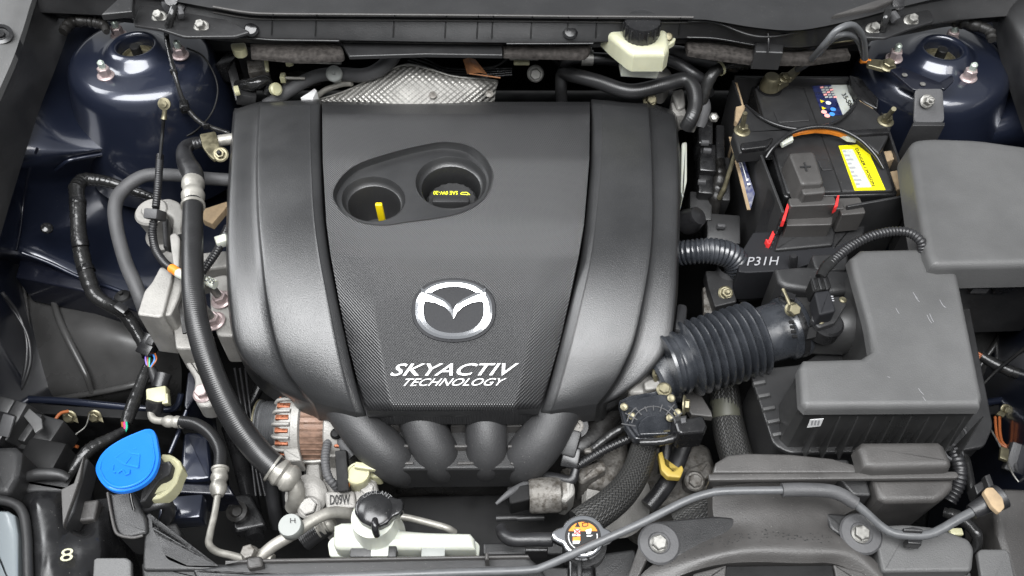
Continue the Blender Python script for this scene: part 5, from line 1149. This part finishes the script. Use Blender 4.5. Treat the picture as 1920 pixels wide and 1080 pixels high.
slab('pad', [(1285, 880), (1330, 862), (1338, 890), (1306, 912), (1284, 906)], -.19, .03, 'castd', tr_, .005, 5); bolt('case_bolt', (1302, 902, -.188), .009, 'castd', tr_, (0, -.3, .9), .008, 1.5)
mp = thing('pressure_sensor', 'black sensor plug screwed beside the rightmost runner', 'sensor')
lathe('screw_boss', [(.014, -.01), (.014, .004), (.008, .005), (.0085, .008), (.0001, .009)], P(1082, 800, -.105), 'plastic', mp, (0, -.35, .9), 24); lathe('screw', [(.0065, 0), (.0085, .003), (.0045, .0035), (.004, .002), (.0001, .002)], P(1081, 799, -.097), 'castd', mp, (0, -.35, .9), 20)
box('body', (1066, 830, -.11), (.026, .034, .02), 'plastic', mp, (25, 0, -18), .003); box('neck', (1072, 812, -.108), (.014, .03, .014), 'plastic', mp, (25, 0, -30), .003); box('latch', (1070, 858, -.118), (.022, .026, .016), 'gloss', mp, (25, 0, -12), .002); box('yellow_lock', (1076, 873, -.12), (.006, .008, .008), 'yellow', mp)
tube('conduit', [(1075, 878, -.125), (1105, 860, -.12), (1140, 840, -.115), (1180, 822, -.11)], 9, 'gloss', mp, 14, (.0045, .14)); tube('upper_lead', [(1110, 842, -.115), (1150, 812, -.11), (1185, 795, -.105)], 8, 'tape', mp, 12, rough=.05)
tube('boot', [(1080, 880, -.12), (1072, 900, -.125), (1050, 898, -.13), (1010, 888, -.14), (1000, 880, -.15)], [8, 10, 10, 8, 6], 'rubber', mp, 12)
# throttle body
tb_ = thing('throttle_body', 'throttle body of pale casting with black ribbed motor cover and plug', 'throttle body')
slab('casting', [(1172, 712), (1200, 690), (1250, 682), (1262, 728), (1220, 738), (1178, 740)], -.075, .06, 'cast', tb_, .005, 5)
slab('casting_step', [(1206, 716), (1236, 706), (1244, 728), (1210, 732)], -.062, .03, 'cast', tb_, .003, 3)
lathe('throat', [(.040, 0), (.043, .004), (.043, .02), (.047, .022)], P(1218, 712, -.085), 'rubber2', tb_, (.82, .42, .1), 34)
slab('cover_flange', [(1160, 752, -.055), (1182, 742, -.052), (1238, 732, -.05), (1262, 734, -.05), (1272, 768, -.065), (1282, 790, -.075), (1262, 822, -.09), (1190, 824, -.09), (1172, 798, -.078)], -.06, .012, 'rubber2', tb_, .002, 4)
slab('cover_face', [(1168, 756, -.051), (1186, 748, -.048), (1240, 739, -.045), (1256, 742, -.046), (1264, 770, -.059), (1270, 788, -.068), (1256, 816, -.083), (1196, 818, -.084), (1180, 796, -.074)], -.06, .008, 'rubber2', tb_, .002, 4)
slab('gear_cover', [(1196, 800, -.072), (1202, 788, -.066), (1214, 780, -.062), (1228, 778, -.061), (1242, 782, -.063), (1252, 792, -.068), (1254, 814, -.079), (1200, 816, -.081)], 0, .006, 'rubber2', tb_, .0015)
cc = P(1226, 806, -.068); n_ = Vector((0, -.35, .93)); e1 = Vector((1, 0, 0)); e2 = n_.cross(e1)
for i in range(9):
    a = R(10+i*20); d = e1*math.cos(a)+e2*math.sin(a); tube('cover_rib', [cc+d*.023+n_*.004, cc+d*.040+n_*.004], .0008, 'foam', tb_, 6, world=True)
for rr in (.028, .034): tube('cover_arc', [cc+(e1*math.cos(R(a))+e2*math.sin(R(a)))*rr+n_*.004 for a in range(20, 165, 12)], .0008, 'foam', tb_, 6, world=True)
for x, y, z in ((1170, 763, -.054), (1258, 747, -.046), (1270, 774, -.062), (1184, 780, -.064), (1256, 784, -.064)): lathe('screw', [(.005, 0), (.0048, .0025), (.0032, .0032), (.0001, .0025)], P(x, y, z), 'zinc', tb_, (0, -.35, .93), 16)
slab('plug', [(1264, 790), (1318, 778), (1326, 800), (1320, 812), (1272, 816)], -.05, .035, 'gloss', tb_, .004, 4); slab('plug_collar', [(1262, 782), (1288, 778), (1290, 800), (1266, 802)], -.052, .03, 'plastic', tb_, .002, 3); slab('plug_latch', [(1276, 784), (1286, 782), (1287, 792), (1278, 794)], -.045, .008, 'foam', tb_, .001)
tube('wrapped_lead', [(1200, 830, -.085), (1240, 828, -.08), (1275, 818, -.075), (1300, 812, -.07)], [6, 8, 8, 6], 'tape', tb_, 12, rough=.08)
bolt('yellow_bolt', (1245, 731, -.046), .0065, 'zinc', tb_, (0, -.2, 1), .007); bolt('yellow_bolt', (1230, 702, -.058), .007, 'zinc', tb_, (.8, -.3, .5), .007); bolt('bracket_bolt', (1281, 760, -.06), .008, 'zinc', tb_, (1, -.2, .2), .008, 1.6)
quadf('print_patch', [(1243, 804, -.062), (1255, 803, -.062), (1255, 806, -.064), (1243, 807, -.064)], 'zinc', tb_, .0035, .0002)
tag(slab('air_deflector', [(1284, 728), (1306, 726), (1334, 772), (1336, 782), (1296, 778), (1282, 756)], -.095, .01, 'duct', None, .002), 'small grey plate between throttle body and braided hose', 'plate')
# coolant hoses
rh = thing('radiator_hose', 'upper braided black radiator hose curving toward the radiator cap', 'hose', 'braided coolant hoses')
tube('hose', [(1212, 815, -.12), (1204, 850, -.12), (1192, 885, -.115), (1170, 920, -.108), (1140, 948, -.1), (1108, 970, -.095), (1085, 985, -.095)], [25, 26, 27, 28, 29, 29, 29], 'braid', rh, 30, step=.005)
rh = thing('radiator_hose', 'vertical braided black hose with olive clamp left of the air box', 'hose', 'braided coolant hoses')
tube('hose', [(1352, 690, -.13), (1358, 740, -.135), (1364, 790, -.145), (1376, 840, -.155), (1392, 890, -.165), (1400, 940, -.17)], [28, 29, 30, 31, 31, 31], 'braid', rh, 30, step=.005)
A, B_ = W((1359, 752, -.137)), W((1363, 785, -.143)); M['olive'] = pm('olive_band', (.06, .06, .045), .5)
lathe('clamp', [(.0195, 0), (.0205, .001), (.0205, (B_-A).length), (.0195, (B_-A).length+.001)], A, 'olive', rh, B_-A, 30, cap=False)
rh = thing('radiator_hose', 'lower end of a braided hose under the prop rod left of the duct', 'hose', 'braided coolant hoses')
tube('hose', [(1270, 985, -.14), (1310, 965, -.13), (1350, 945, -.13), (1380, 930, -.14)], 24, 'braid', rh, 24, step=.005)
dh = thing('drain_hose', 'plain black hose held by a yellow clip below the throttle plug', 'hose')
tube('hose', [(1290, 815, -.15), (1276, 850, -.155), (1262, 885, -.16), (1240, 920, -.165), (1215, 950, -.17)], 16, 'rubber', dh, 18); tube('hose', [(1250, 820, -.15), (1248, 850, -.16), (1245, 890, -.17)], 12, 'rubber', dh, 14)
slab('yellow_clip', [(1234, 850), (1242, 846), (1248, 872), (1262, 884), (1278, 872), (1282, 880), (1276, 896), (1252, 894), (1240, 882)], -.125, .01, 'clip', dh, .0015, 2)
# radiator cap and neck
rcx = thing('radiator_filler', 'radiator filler with polished eared cap and orange black warning label', 'radiator filler')
slab('cap', [(1033, 1004), (1036, 996), (1044, 991), (1054, 988), (1060, 978), (1074, 968), (1093, 964), (1112, 968), (1126, 979), (1133, 989), (1142, 993), (1150, 999), (1151, 1008), (1144, 1015), (1132, 1019), (1126, 1031), (1112, 1043), (1093, 1047), (1074, 1043), (1060, 1032), (1054, 1021), (1044, 1017), (1036, 1012)], -.03, .009, 'chrome', rcx, .004, 3, seg=4)
lathe('neck', [(.021, 0), (.024, .01), (.024, .03)], P(1093, 1040, -.085), 'plastic', rcx, (0, 0, 1), 28)
zc_ = -.0277
def disc(nm, cx, cy, rx, mat, a0=0, a1=360, lift=0, n=40, chord=False):
    k = .945; pts = [P(cx+rx*math.cos(R(a0+(a1-a0)*i/n)), cy-rx*k*math.sin(R(a0+(a1-a0)*i/n)), zc_+lift) for i in range(n if a1-a0 == 360 else n+1)]
    return slab(nm, pts, 0, .0004, mat, rcx, 0, world=True)
disc('label_disc', 1093, 1006, 34, 'blackl'); disc('label_orange', 1093, 1006, 29, 'orange', 22, 158, .0006)
for a0, a1 in ((-60, 15), (165, 245)):
    tube('label_arc', [P(1093+27*math.cos(R(a)), 1006-25.5*math.sin(R(a)), zc_+.0006) for a in range(a0, a1, 8)], .0006, 'print', rcx, 6, world=True)
slab('warning_triangle', [P(1078, 988, zc_+.001), P(1083, 978, zc_+.001), P(1088, 988, zc_+.001)], 0, .0003, 'blackl', rcx, 0, world=True)
tube('book_outline', [P(x, y, zc_+.001) for x, y in ((1092, 987), (1092, 980), (1102, 980), (1102, 987), (1092, 987))], .0005, 'blackl', rcx, 6, lin=True, world=True)
for q, m in (([(1076, 992), (1088, 992), (1087, 1001), (1077, 1000)], 'pinkl'), ([(1098, 994), (1109, 991), (1108, 1000), (1100, 1001)], 'print'), ([(1074, 1007), (1088, 1006), (1088, 1014), (1074, 1014)], 'orange'), ([(1074, 1014), (1088, 1014), (1086, 1019), (1074, 1020)], 'print'), ([(1073, 1001), (1079, 1001), (1079, 1005), (1073, 1005)], 'print'), ([(1081, 1002), (1088, 1002), (1088, 1005), (1081, 1005)], 'print'), ([(1100, 1003), (1112, 1003), (1108, 1006), (1100, 1006)], 'print')):
    slab('pictogram', [P(x, y, zc_+.0008) for x, y in q], 0, .0003, m, rcx, 0, world=True)
for q in (((1077, 992), (1088, 1001)), ((1088, 992), (1077, 1001))): tube('cross_mark', [P(x, y, zc_+.0012) for x, y in q], .0005, 'red', rcx, 5, world=True)
text('pressure_print', '- 1.22 LB', P(1082, 1038, zc_), P(1108, 1036, zc_), P(1082, 1033, zc_), 'print', rcx, .0006, .0002, .01)
nk = thing('overflow_hose', 'short black hose bending into the radiator neck from the left', 'hose')
tube('hose', [(940, 992, -.08), (946, 1004, -.07), (962, 1012, -.065), (1000, 1012, -.062), (1036, 1012, -.06)], [12, 13, 13, 13, 13], 'rubber', nk, 18)
slab('stay', [(985, 1026), (1028, 1026), (1026, 1034), (985, 1034)], -.07, .02, 'plastic', nk, .002)
# ================================================================ front edge
fp_ = thing('radiator_support', 'long black radiator support strip along the bottom edge', 'support panel')
slab('strip', [(455, 1052), (620, 1047), (990, 1043), (1012, 1062), (1040, 1110), (380, 1110), (360, 1068)], -.05, .05, 'plastic', fp_, .004, 6)
slab('rear_lip', [(420, 1056), (460, 1048), (990, 1040), (994, 1046), (460, 1055)], -.044, .02, 'duct', fp_, .002, 2); slab('end_block', [(462, 1046), (490, 1042), (494, 1062), (464, 1068)], -.04, .03, 'duct', fp_, .003, 3); slab('post', [(910, 1036), (916, 1036), (917, 1050), (909, 1050)], -.03, .02, 'duct', fp_, .002)
slab('cap_post', [(1066, 1044), (1112, 1044), (1114, 1100), (1066, 1100)], -.06, .06, 'gloss', fp_, .003, 3); slab('cap_post_rib', [(1082, 1046), (1092, 1046), (1092, 1100), (1082, 1100)], -.054, .02, 'plastic', fp_, .002)
slab('right_shelf', [(1112, 1040), (1190, 1030), (1200, 1060), (1190, 1100), (1116, 1100)], -.07, .05, 'plastic', fp_, .003, 4); slab('front_shelf', [(1010, 1064), (1066, 1064), (1066, 1110), (1000, 1110)], -.058, .05, 'plastic', fp_, .003)
slab('left_run', [(265, 1056), (300, 1052), (420, 1058), (470, 1066), (470, 1110), (270, 1110)], -.055, .05, 'plastic', fp_, .003, 4); slab('left_wing', [(268, 1052), (272, 990), (280, 960), (290, 985), (318, 1045), (350, 1058), (420, 1062), (420, 1070), (268, 1070)], -.05, .03, 'plastic', fp_, .003, 3)
# prop rod
pr_ = thing('prop_rod', 'black hood prop rod with foam grip lying across the front', 'prop rod')
tube('rod', [(300, 1090, -.03), (600, 1082, -.03), (880, 1073, -.03), (990, 1069, -.03), (1026, 1060, -.028), (1100, 1027, -.014), (1200, 982, .0), (1280, 942, .008), (1318, 928, .01), (1360, 921, .012), (1470, 919, .014)], 7.6, 'cable', pr_, 16, step=.006)
tube('foam_grip', [(1466, 919, .014), (1500, 918, .014), (1548, 920, .014), (1576, 927, .012), (1604, 944, .008)], 13, 'foam', pr_, 18)
tube('rod', [(1596, 938, .01), (1620, 958, .004), (1652, 987, -.004), (1676, 1000, -.006), (1710, 1004, -.006), (1742, 1002, -.006), (1766, 992, -.004), (1800, 972, .0), (1842, 950, .004)], 8.4, 'cable', pr_, 16, step=.006)
lathe('pivot_boot', [(.0075, -.012), (.009, -.004), (.0095, .006), (.0115, .012), (.013, .018), (.013, .024), (.009, .026)], P(1840, 950, .004), 'rubber', pr_, P(1878, 930, .01)-P(1840, 950, .004), 26)
slab('pivot_plate', [(1844, 922), (1850, 914), (1862, 914), (1880, 934), (1884, 952), (1874, 962), (1860, 950)], .022, .006, 'card', pr_, .001, 4)
slab('rod_clip', [(1694, 990), (1712, 988), (1730, 992), (1730, 998), (1696, 996)], .002, .012, 'plastic', pr_, .002); slab('rod_clip', [(1700, 1010), (1730, 1010), (1728, 1022), (1702, 1020)], -.008, .012, 'gloss', pr_, .002)
# ================================================================ intake duct and resonator
dc = thing('intake_duct', 'broad dark grey air intake duct panel at the bottom right', 'duct')
patch('duct_shell', [[(1336, 900, -.04), (1420, 896, -.03), (1520, 902, -.03), (1600, 926, -.036), (1620, 950, -.05)],
    [(1336, 950, -.04), (1420, 945, -.025), (1500, 945, -.025), (1560, 950, -.03), (1590, 962, -.04)],
    [(1334, 990, -.04), (1420, 988, -.024), (1480, 985, -.024), (1540, 985, -.026), (1560, 990, -.034)],
    [(1280, 1024, -.036), (1400, 1014, -.022), (1500, 1010, -.022), (1590, 1018, -.026), (1640, 1050, -.036)],
    [(1210, 1070, -.036), (1370, 1036, -.022), (1500, 1034, -.022), (1600, 1042, -.026), (1660, 1090, -.036)],
    [(1170, 1120, -.04), (1340, 1060, -.03), (1500, 1056, -.03), (1580, 1062, -.034), (1680, 1120, -.044)]], 'duct', dc, nu=7, nv=7, skirt=.03)
slab('left_ear', [(1216, 990), (1226, 978), (1340, 968), (1410, 974), (1412, 992), (1310, 1040), (1230, 1052), (1214, 1040)], -.034, .02, 'plastic', dc, .003, 6)
slab('right_ear', [(1546, 962), (1600, 966), (1626, 980), (1640, 1010), (1640, 1040), (1600, 1020), (1556, 992)], -.03, .02, 'plastic', dc, .003, 6)
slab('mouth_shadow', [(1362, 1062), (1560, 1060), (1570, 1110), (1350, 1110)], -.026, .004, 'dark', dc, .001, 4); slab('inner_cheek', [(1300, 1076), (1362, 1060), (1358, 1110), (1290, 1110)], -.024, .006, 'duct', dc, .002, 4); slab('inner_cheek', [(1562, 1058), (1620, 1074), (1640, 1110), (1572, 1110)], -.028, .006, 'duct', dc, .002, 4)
slab('left_skirt', [(1206, 1000), (1216, 996), (1214, 1050), (1190, 1100), (1170, 1100)], -.032, .03, 'duct', dc, .003)
for x, y, z in ((1235, 1020, -.032), (1613, 1002, -.028)):
    lathe('washer', [(.0215, 0), (.0225, .0015), (.0205, .004), (.012, .0045), (.011, .0035)], P(x, y, z), 'foam', dc, (0, -.1, 1), 36); bolt('washer_bolt', P(x, y, z+.004), .008, 'steel', dc, (0, -.1, 1), .009, 1.2)
rn = random.Random(5); bm = bmesh.new()
for i in range(150):
    t = rn.random(); x = 1230+t*330+rn.gauss(0, 6); y = 1060-95*math.sin(min(1, t*1.5)*1.57)*.62+rn.gauss(0, 5)+(0 if t < .6 else (t-.6)*20); s_ = rn.uniform(.5, 1.7)
    ds_ = dc.children[0]; z0 = zon(ds_, x, y, .0002)
    if z0 < -.06 or z0 > -.015: continue
    q = [P(x+a*s_*1.6, y+b*s_*.8, z0) for a, b in ((-1, 0), (0, -1), (1.2, .2), (.2, 1))]; vs = [bm.verts.new(p) for p in q]; lo2 = [bm.verts.new(p-Vector((0, 0, .0006))) for p in q]; bm.faces.new(vs); bm.faces.new(lo2[::-1])
    for j in range(4): bm.faces.new((vs[j], lo2[j], lo2[(j+1) % 4], vs[(j+1) % 4]))
sc_ = mk('scuff_marks', bm, 'blackl', dc); sc_['kind'] = 'stuff'
rs = thing('resonator', 'dark grey resonator box with seam flange behind the intake duct', 'resonator')
slab('left_dome', [(1336, 888), (1342, 868), (1364, 854), (1400, 850), (1480, 852), (1560, 860), (1610, 874), (1612, 888)], -.006, .05, 'duct', rs, .003, 0)
slab('flange', [(1328, 889), (1792, 884), (1799, 892), (1794, 897), (1330, 901)], .001, .005, 'duct', rs, .0015, 2)
slab('upper_box', [(1608, 842), (1616, 830), (1758, 829), (1770, 838), (1788, 878), (1640, 882), (1618, 878)], .012, .02, 'duct', rs, .008, 8, seg=4, draft=.002)
slab('lower_box', [(1634, 900), (1788, 897), (1786, 918), (1770, 934), (1752, 942), (1660, 943), (1646, 936)], -.011, .09, 'duct', rs, .007, 0, seg=4, draft=-.006)
slab('web', [(1560, 884), (1620, 884), (1634, 930), (1600, 930)], -.02, .03, 'plastic', rs, .003, 4); slab('rear_web', [(1480, 860), (1590, 862), (1600, 884), (1560, 884)], -.02, .03, 'plastic', rs, .003, 4)
rs2 = thing('resonator_conduit', 'black corrugated and taped conduits behind the resonator right end', 'conduit')
tube('conduit', [(1790, 850, -.06), (1800, 880, -.06), (1796, 910, -.07), (1780, 940, -.08)], 13, 'rubber', rs2, 16, (.005, .14)); tube('taped', [(1800, 830, -.09), (1812, 870, -.09), (1822, 920, -.09), (1830, 945, -.1)], 9, 'tape', rs2, 12, rough=.06); lathe('collar', [(.009, -.003), (.0115, -.003), (.0115, .003), (.009, .003)], P(1786, 850, -.06), 'foam', rs2, seg=20, cap=False)
tube('taped_lead', [(1770, 960, -.06), (1795, 968, -.055), (1818, 985, -.05), (1832, 1004, -.05), (1830, 1024, -.06), (1815, 1040, -.07)], [10, 12, 11, 11, 9, 8], 'tape', rs2, 14, rough=.08); box('cream_tab', (1792, 998, -.045), (.014, .008, .006), 'cream', rs2)
# headlamp pieces at the right
lr = thing('headlamp_bracket', 'grey scuffed headlamp bracket at the bottom right', 'headlamp bracket')
slab('top', [(1640, 986), (1700, 984), (1760, 990), (1816, 1012), (1826, 1030), (1822, 1072), (1654, 1074), (1644, 1030)], -.03, .03, 'lid', lr, .004, 6); slab('front', [(1656, 1074), (1822, 1072), (1820, 1100), (1662, 1104)], -.05, .02, 'lid', lr, .004, 4)
slab('scuff', [(1722, 1040), (1800, 1034), (1802, 1037), (1724, 1044)], -.0286, .0003, 'printg', lr, 0)
lb_ = thing('headlamp_cover', 'grey headlamp back cover at the right bottom corner', 'headlamp')
slab('body', [(1862, 930), (1880, 916), (1990, 920), (1990, 1120), (1900, 1120), (1876, 1030), (1866, 1000)], -.05, .08, 'duct', lb_, .008, 8); slab('tab', [(1832, 1036), (1838, 1030), (1886, 1030), (1892, 1036), (1910, 1120), (1846, 1120)], -.03, .006, 'lid', lb_, .002, 5)
slab('latch', [(1826, 910), (1842, 900), (1848, 916), (1832, 928)], -.05, .02, 'plastic', lb_, .002); slab('stay', [(1846, 892), (1856, 888), (1868, 920), (1858, 926)], -.04, .01, 'plastic', lb_, .002)
# ================================================================ bottom left: washer filler and headlamp
wf = thing('washer_filler', 'washer fluid filler with bright blue cap and cream neck', 'washer filler')
CAPP = [(179, 882), (184, 862), (196, 845), (214, 831), (236, 819), (262, 808), (275, 804), (285, 805), (291, 812), (295, 830), (298, 858), (291, 884), (276, 903), (254, 916), (228, 922), (206, 918), (189, 904)]
zt = lambda y: -.012+(922-y)*.00042
cp = slab('cap', [(x, y, zt(y)) for x, y in CAPP], 0, .007, 'blue', wf, .0025, closed=True)
tube('cap_bead', [P(x, y, zt(y)+.001) for x, y in [(236+(a-236)*.86, 866+(b-866)*.86) for a, b in CAPP]+[(236+(CAPP[0][0]-236)*.86, 866+(CAPP[0][1]-866)*.86)]], .0012, 'blue', cp, 6, world=True)
def line(pts): tube('cap_symbol', [P(x, y, zt(y)+.0008) for x, y in pts], .0012, 'blue', cp, 6, lin=True, world=True)
M['blue2'] = M['blue']
line([(216, 858), (228, 849), (238, 842)]); line([(238, 842), (246, 850), (262, 852)]); line([(262, 852), (259, 876)]); line([(216, 858), (232, 870), (259, 876)]); line([(246, 855), (236, 868)]); line([(250, 842), (256, 840)]); line([(213, 871), (211, 883), (216, 886)]); line([(222, 886), (230, 880), (236, 890)]); line([(236, 890), (244, 886), (243, 880)])
slab('neck_disc', [(276, 920, -.03), (300, 862, -.01), (304, 851, -.008), (322, 852, -.008), (338, 864, -.01), (343, 878, -.014), (336, 892, -.02), (332, 906, -.026), (320, 922, -.034), (300, 936, -.04), (280, 938, -.04)], 0, .02, 'cream', wf, .004, 4)
slab('cap_collar', [(292, 866, -.008), (300, 854, -.004), (308, 866, -.006), (318, 864, -.004), (324, 872, -.006), (318, 890, -.012), (300, 900, -.018), (272, 940, -.034), (262, 942, -.034), (266, 920, -.026), (284, 896, -.016)], 0, .018, 'plastic', wf, .003, 3)
slab('funnel', [(202, 922), (214, 926), (250, 918), (262, 950), (276, 972), (278, 1000), (240, 1010), (222, 1006), (212, 985)], -.045, .05, 'plastic', wf, .004, 5); tube('funnel_rim', [(202, 924, -.04), (208, 960, -.04), (216, 994, -.04), (226, 1004, -.04), (250, 1008, -.04), (268, 1004, -.04)], 3, 'duct', wf, 8); tube('funnel_rib', [(244, 922, -.03), (247, 940, -.035), (251, 956, -.04)], 3, 'gloss', wf, 8)
for x in (248, 261): slab('slot', [(x-4, 980), (x+5, 979), (x+5, 990), (x-4, 991)], -.0447, .001, 'blackl', wf, 0)
tube('pump_hose', [(268, 956, -.06), (290, 948, -.055), (312, 945, -.06), (316, 965, -.08), (304, 985, -.1)], [8, 10, 12, 13, 12], 'rubber', wf, 14)
slab('side_plate', [(270, 960), (284, 975), (300, 985), (330, 980), (340, 1000), (330, 1040), (290, 1030)], -.09, .03, 'plastic', wf, .003, 4)
hl = thing('headlamp_housing', 'black headlamp housing with chalk 8 at the bottom left', 'headlamp')
patch('shell', [[(40, 930, -.07), (62, 922, -.045), (100, 922, -.045), (126, 930, -.055), (150, 944, -.075), (172, 938, -.065), (202, 934, -.07)],
    [(38, 960, -.06), (58, 945, -.035), (95, 945, -.035), (120, 960, -.045), (140, 985, -.07), (176, 970, -.055), (205, 975, -.065)],
    [(40, 1010, -.055), (60, 1000, -.035), (95, 1000, -.032), (130, 1006, -.04), (160, 1008, -.045), (190, 1010, -.05), (216, 1020, -.075)],
    [(42, 1060, -.055), (62, 1050, -.035), (95, 1050, -.032), (130, 1055, -.04), (160, 1055, -.045), (195, 1060, -.06), (220, 1070, -.09)],
    [(42, 1120, -.055), (62, 1120, -.035), (95, 1120, -.035), (130, 1120, -.04), (160, 1120, -.045), (195, 1120, -.06), (222, 1120, -.09)]], 'gloss', hl, 6, 6, .08)
tube('seal', [(-30, 934, -.03), (20, 942, -.03), (42, 960, -.03), (50, 1000, -.03), (52, 1050, -.03), (54, 1120, -.03)], 9, 'plastic', hl, 14)
slab('lens', [(-40, 956), (16, 958), (28, 966), (34, 1000), (34, 1120), (-40, 1120)], -.026, .02, 'lens', hl, .004, 6)
slab('back_wall', [(126, 928), (140, 918), (158, 854), (166, 862), (150, 920), (140, 960), (122, 990), (118, 984)], -.03, .03, 'plastic', hl, .003)
slab('blade', [(114, 918), (138, 906), (158, 852), (150, 900), (138, 935), (118, 988)], -.024, .008, 'duct', hl, .002)
slab('grey_pocket', [(152, 940), (186, 936), (178, 975), (146, 978)], -.048, .01, 'duct', hl, .003, 5)
tube('rear_gasket', [(40, 898, -.06), (70, 890, -.055), (110, 890, -.055), (128, 898, -.06)], [8, 12, 12, 8], 'plastic', hl, 12); slab('rear_can', [(36, 900), (130, 890), (140, 925), (45, 925)], -.065, .05, 'plastic', hl, .005, 6)
slab('left_can', [(-30, 840), (30, 838), (44, 850), (40, 890), (18, 930), (-30, 930)], -.04, .06, 'plastic', hl, .008, 8)
tag(text('chalk_mark', '8', (113, 1055, -.0325), (137, 1052, -.034), (116, 1031, -.032), 'cream', hl, .002, .0003), '', ''); 
cm = hl.children[-1]
for k in ('label', 'category'):
    if k in cm: del cm[k]
slab('grey_tab', [(172, 1120), (176, 1050), (182, 1046), (238, 1046), (246, 1052), (248, 1120)], -.035, .006, 'lid', hl, .002, 4)
lc = thing('lamp_connector', 'black stacked lamp plugs with a pale foil flag at the left edge', 'connector')
box('plug', (14, 775, -.08), (.03, .03, .04), 'plastic', lc, (10, 0, -15), .003); box('plug', (40, 800, -.09), (.02, .05, .05), 'plastic', lc, (10, 0, -15), .003); box('plug', (8, 810, -.08), (.03, .04, .04), 'gloss', lc, (10, 0, -15), .003); box('plug', (60, 815, -.11), (.03, .04, .05), 'plastic', lc, (0, 0, -15), .003); box('plug', (90, 830, -.12), (.04, .05, .05), 'plastic', lc, (0, 0, -15), .004)
slab('flag', [(30, 762), (40, 753), (78, 785), (80, 802), (66, 812), (60, 800)], -.07, .003, 'lid', lc, .001); box('grey_face', (12, 798, -.055), (.016, .026, .004), 'foam', lc, (30, 0, -15)); box('lower_can', (92, 868, -.11), (.05, .04, .05), 'dark', lc, (0, 0, -10), .005)
slab('pale_panel', [(108, 850), (138, 848), (146, 872), (120, 886), (104, 876)], -.13, .01, 'greycap', lc, .002)
# dark parts under the washer filler
sub = thing('lower_bracket', 'dark navy bracket and posts deep between washer filler and pipe', 'bracket')
slab('post', [(345, 810), (392, 812), (398, 900), (360, 905), (336, 900)], -.2, .1, 'paint', sub, .006, 6); box('block', (345, 960, -.13), (.05, .03, .03), 'paint', sub, (0, 0, 5), .003); slab('shelf', [(330, 905), (430, 910), (440, 930), (330, 925)], -.18, .03, 'paintd', sub, .003)
lathe('stud', [(.006, 0), (.006, .008), (.004, .01)], P(323, 955, -.11), 'paintd', sub, (0, -.3, .9), 14); tube('rail_bead', [(350, 770, -.16), (335, 810, -.165), (318, 850, -.17)], 4, 'paint', sub, 10)
slab('inner_post', [(352, 700), (365, 690), (370, 740), (350, 770), (345, 760)], -.15, .1, 'paintd', sub, .003)
sf = thing('subframe_bracket', 'black subframe arm low in the gap beside the thick refrigerant hose', 'bracket')
tube('arm', [(430, 800, -.27), (450, 860, -.27), (470, 940, -.26), (478, 1010, -.25)], 16, 'gloss', sf, 12); slab('plate', [(425, 930), (470, 925), (500, 985), (440, 1000)], -.24, .02, 'gloss', sf, .004, 4); lathe('bush', [(.014, 0), (.014, .012), (.009, .014), (.006, .010)], P(448, 962, -.238), 'block', sf, (0, -.2, 1), 22)
tube('brace', [(500, 700, -.2), (470, 760, -.22), (440, 830, -.25)], 9, 'gloss', sf, 10)
lw = thing('lower_loom', 'thin black wires crossing the dark gap left of the alternator', 'wire')
for k in range(3): tube('wire', [(440+k*10, 690, -.16), (452+k*8, 760, -.2), (470+k*5, 850, -.22), (480+k*9, 930, -.23)], 2.5, 'rubber', lw, 8)
finish()
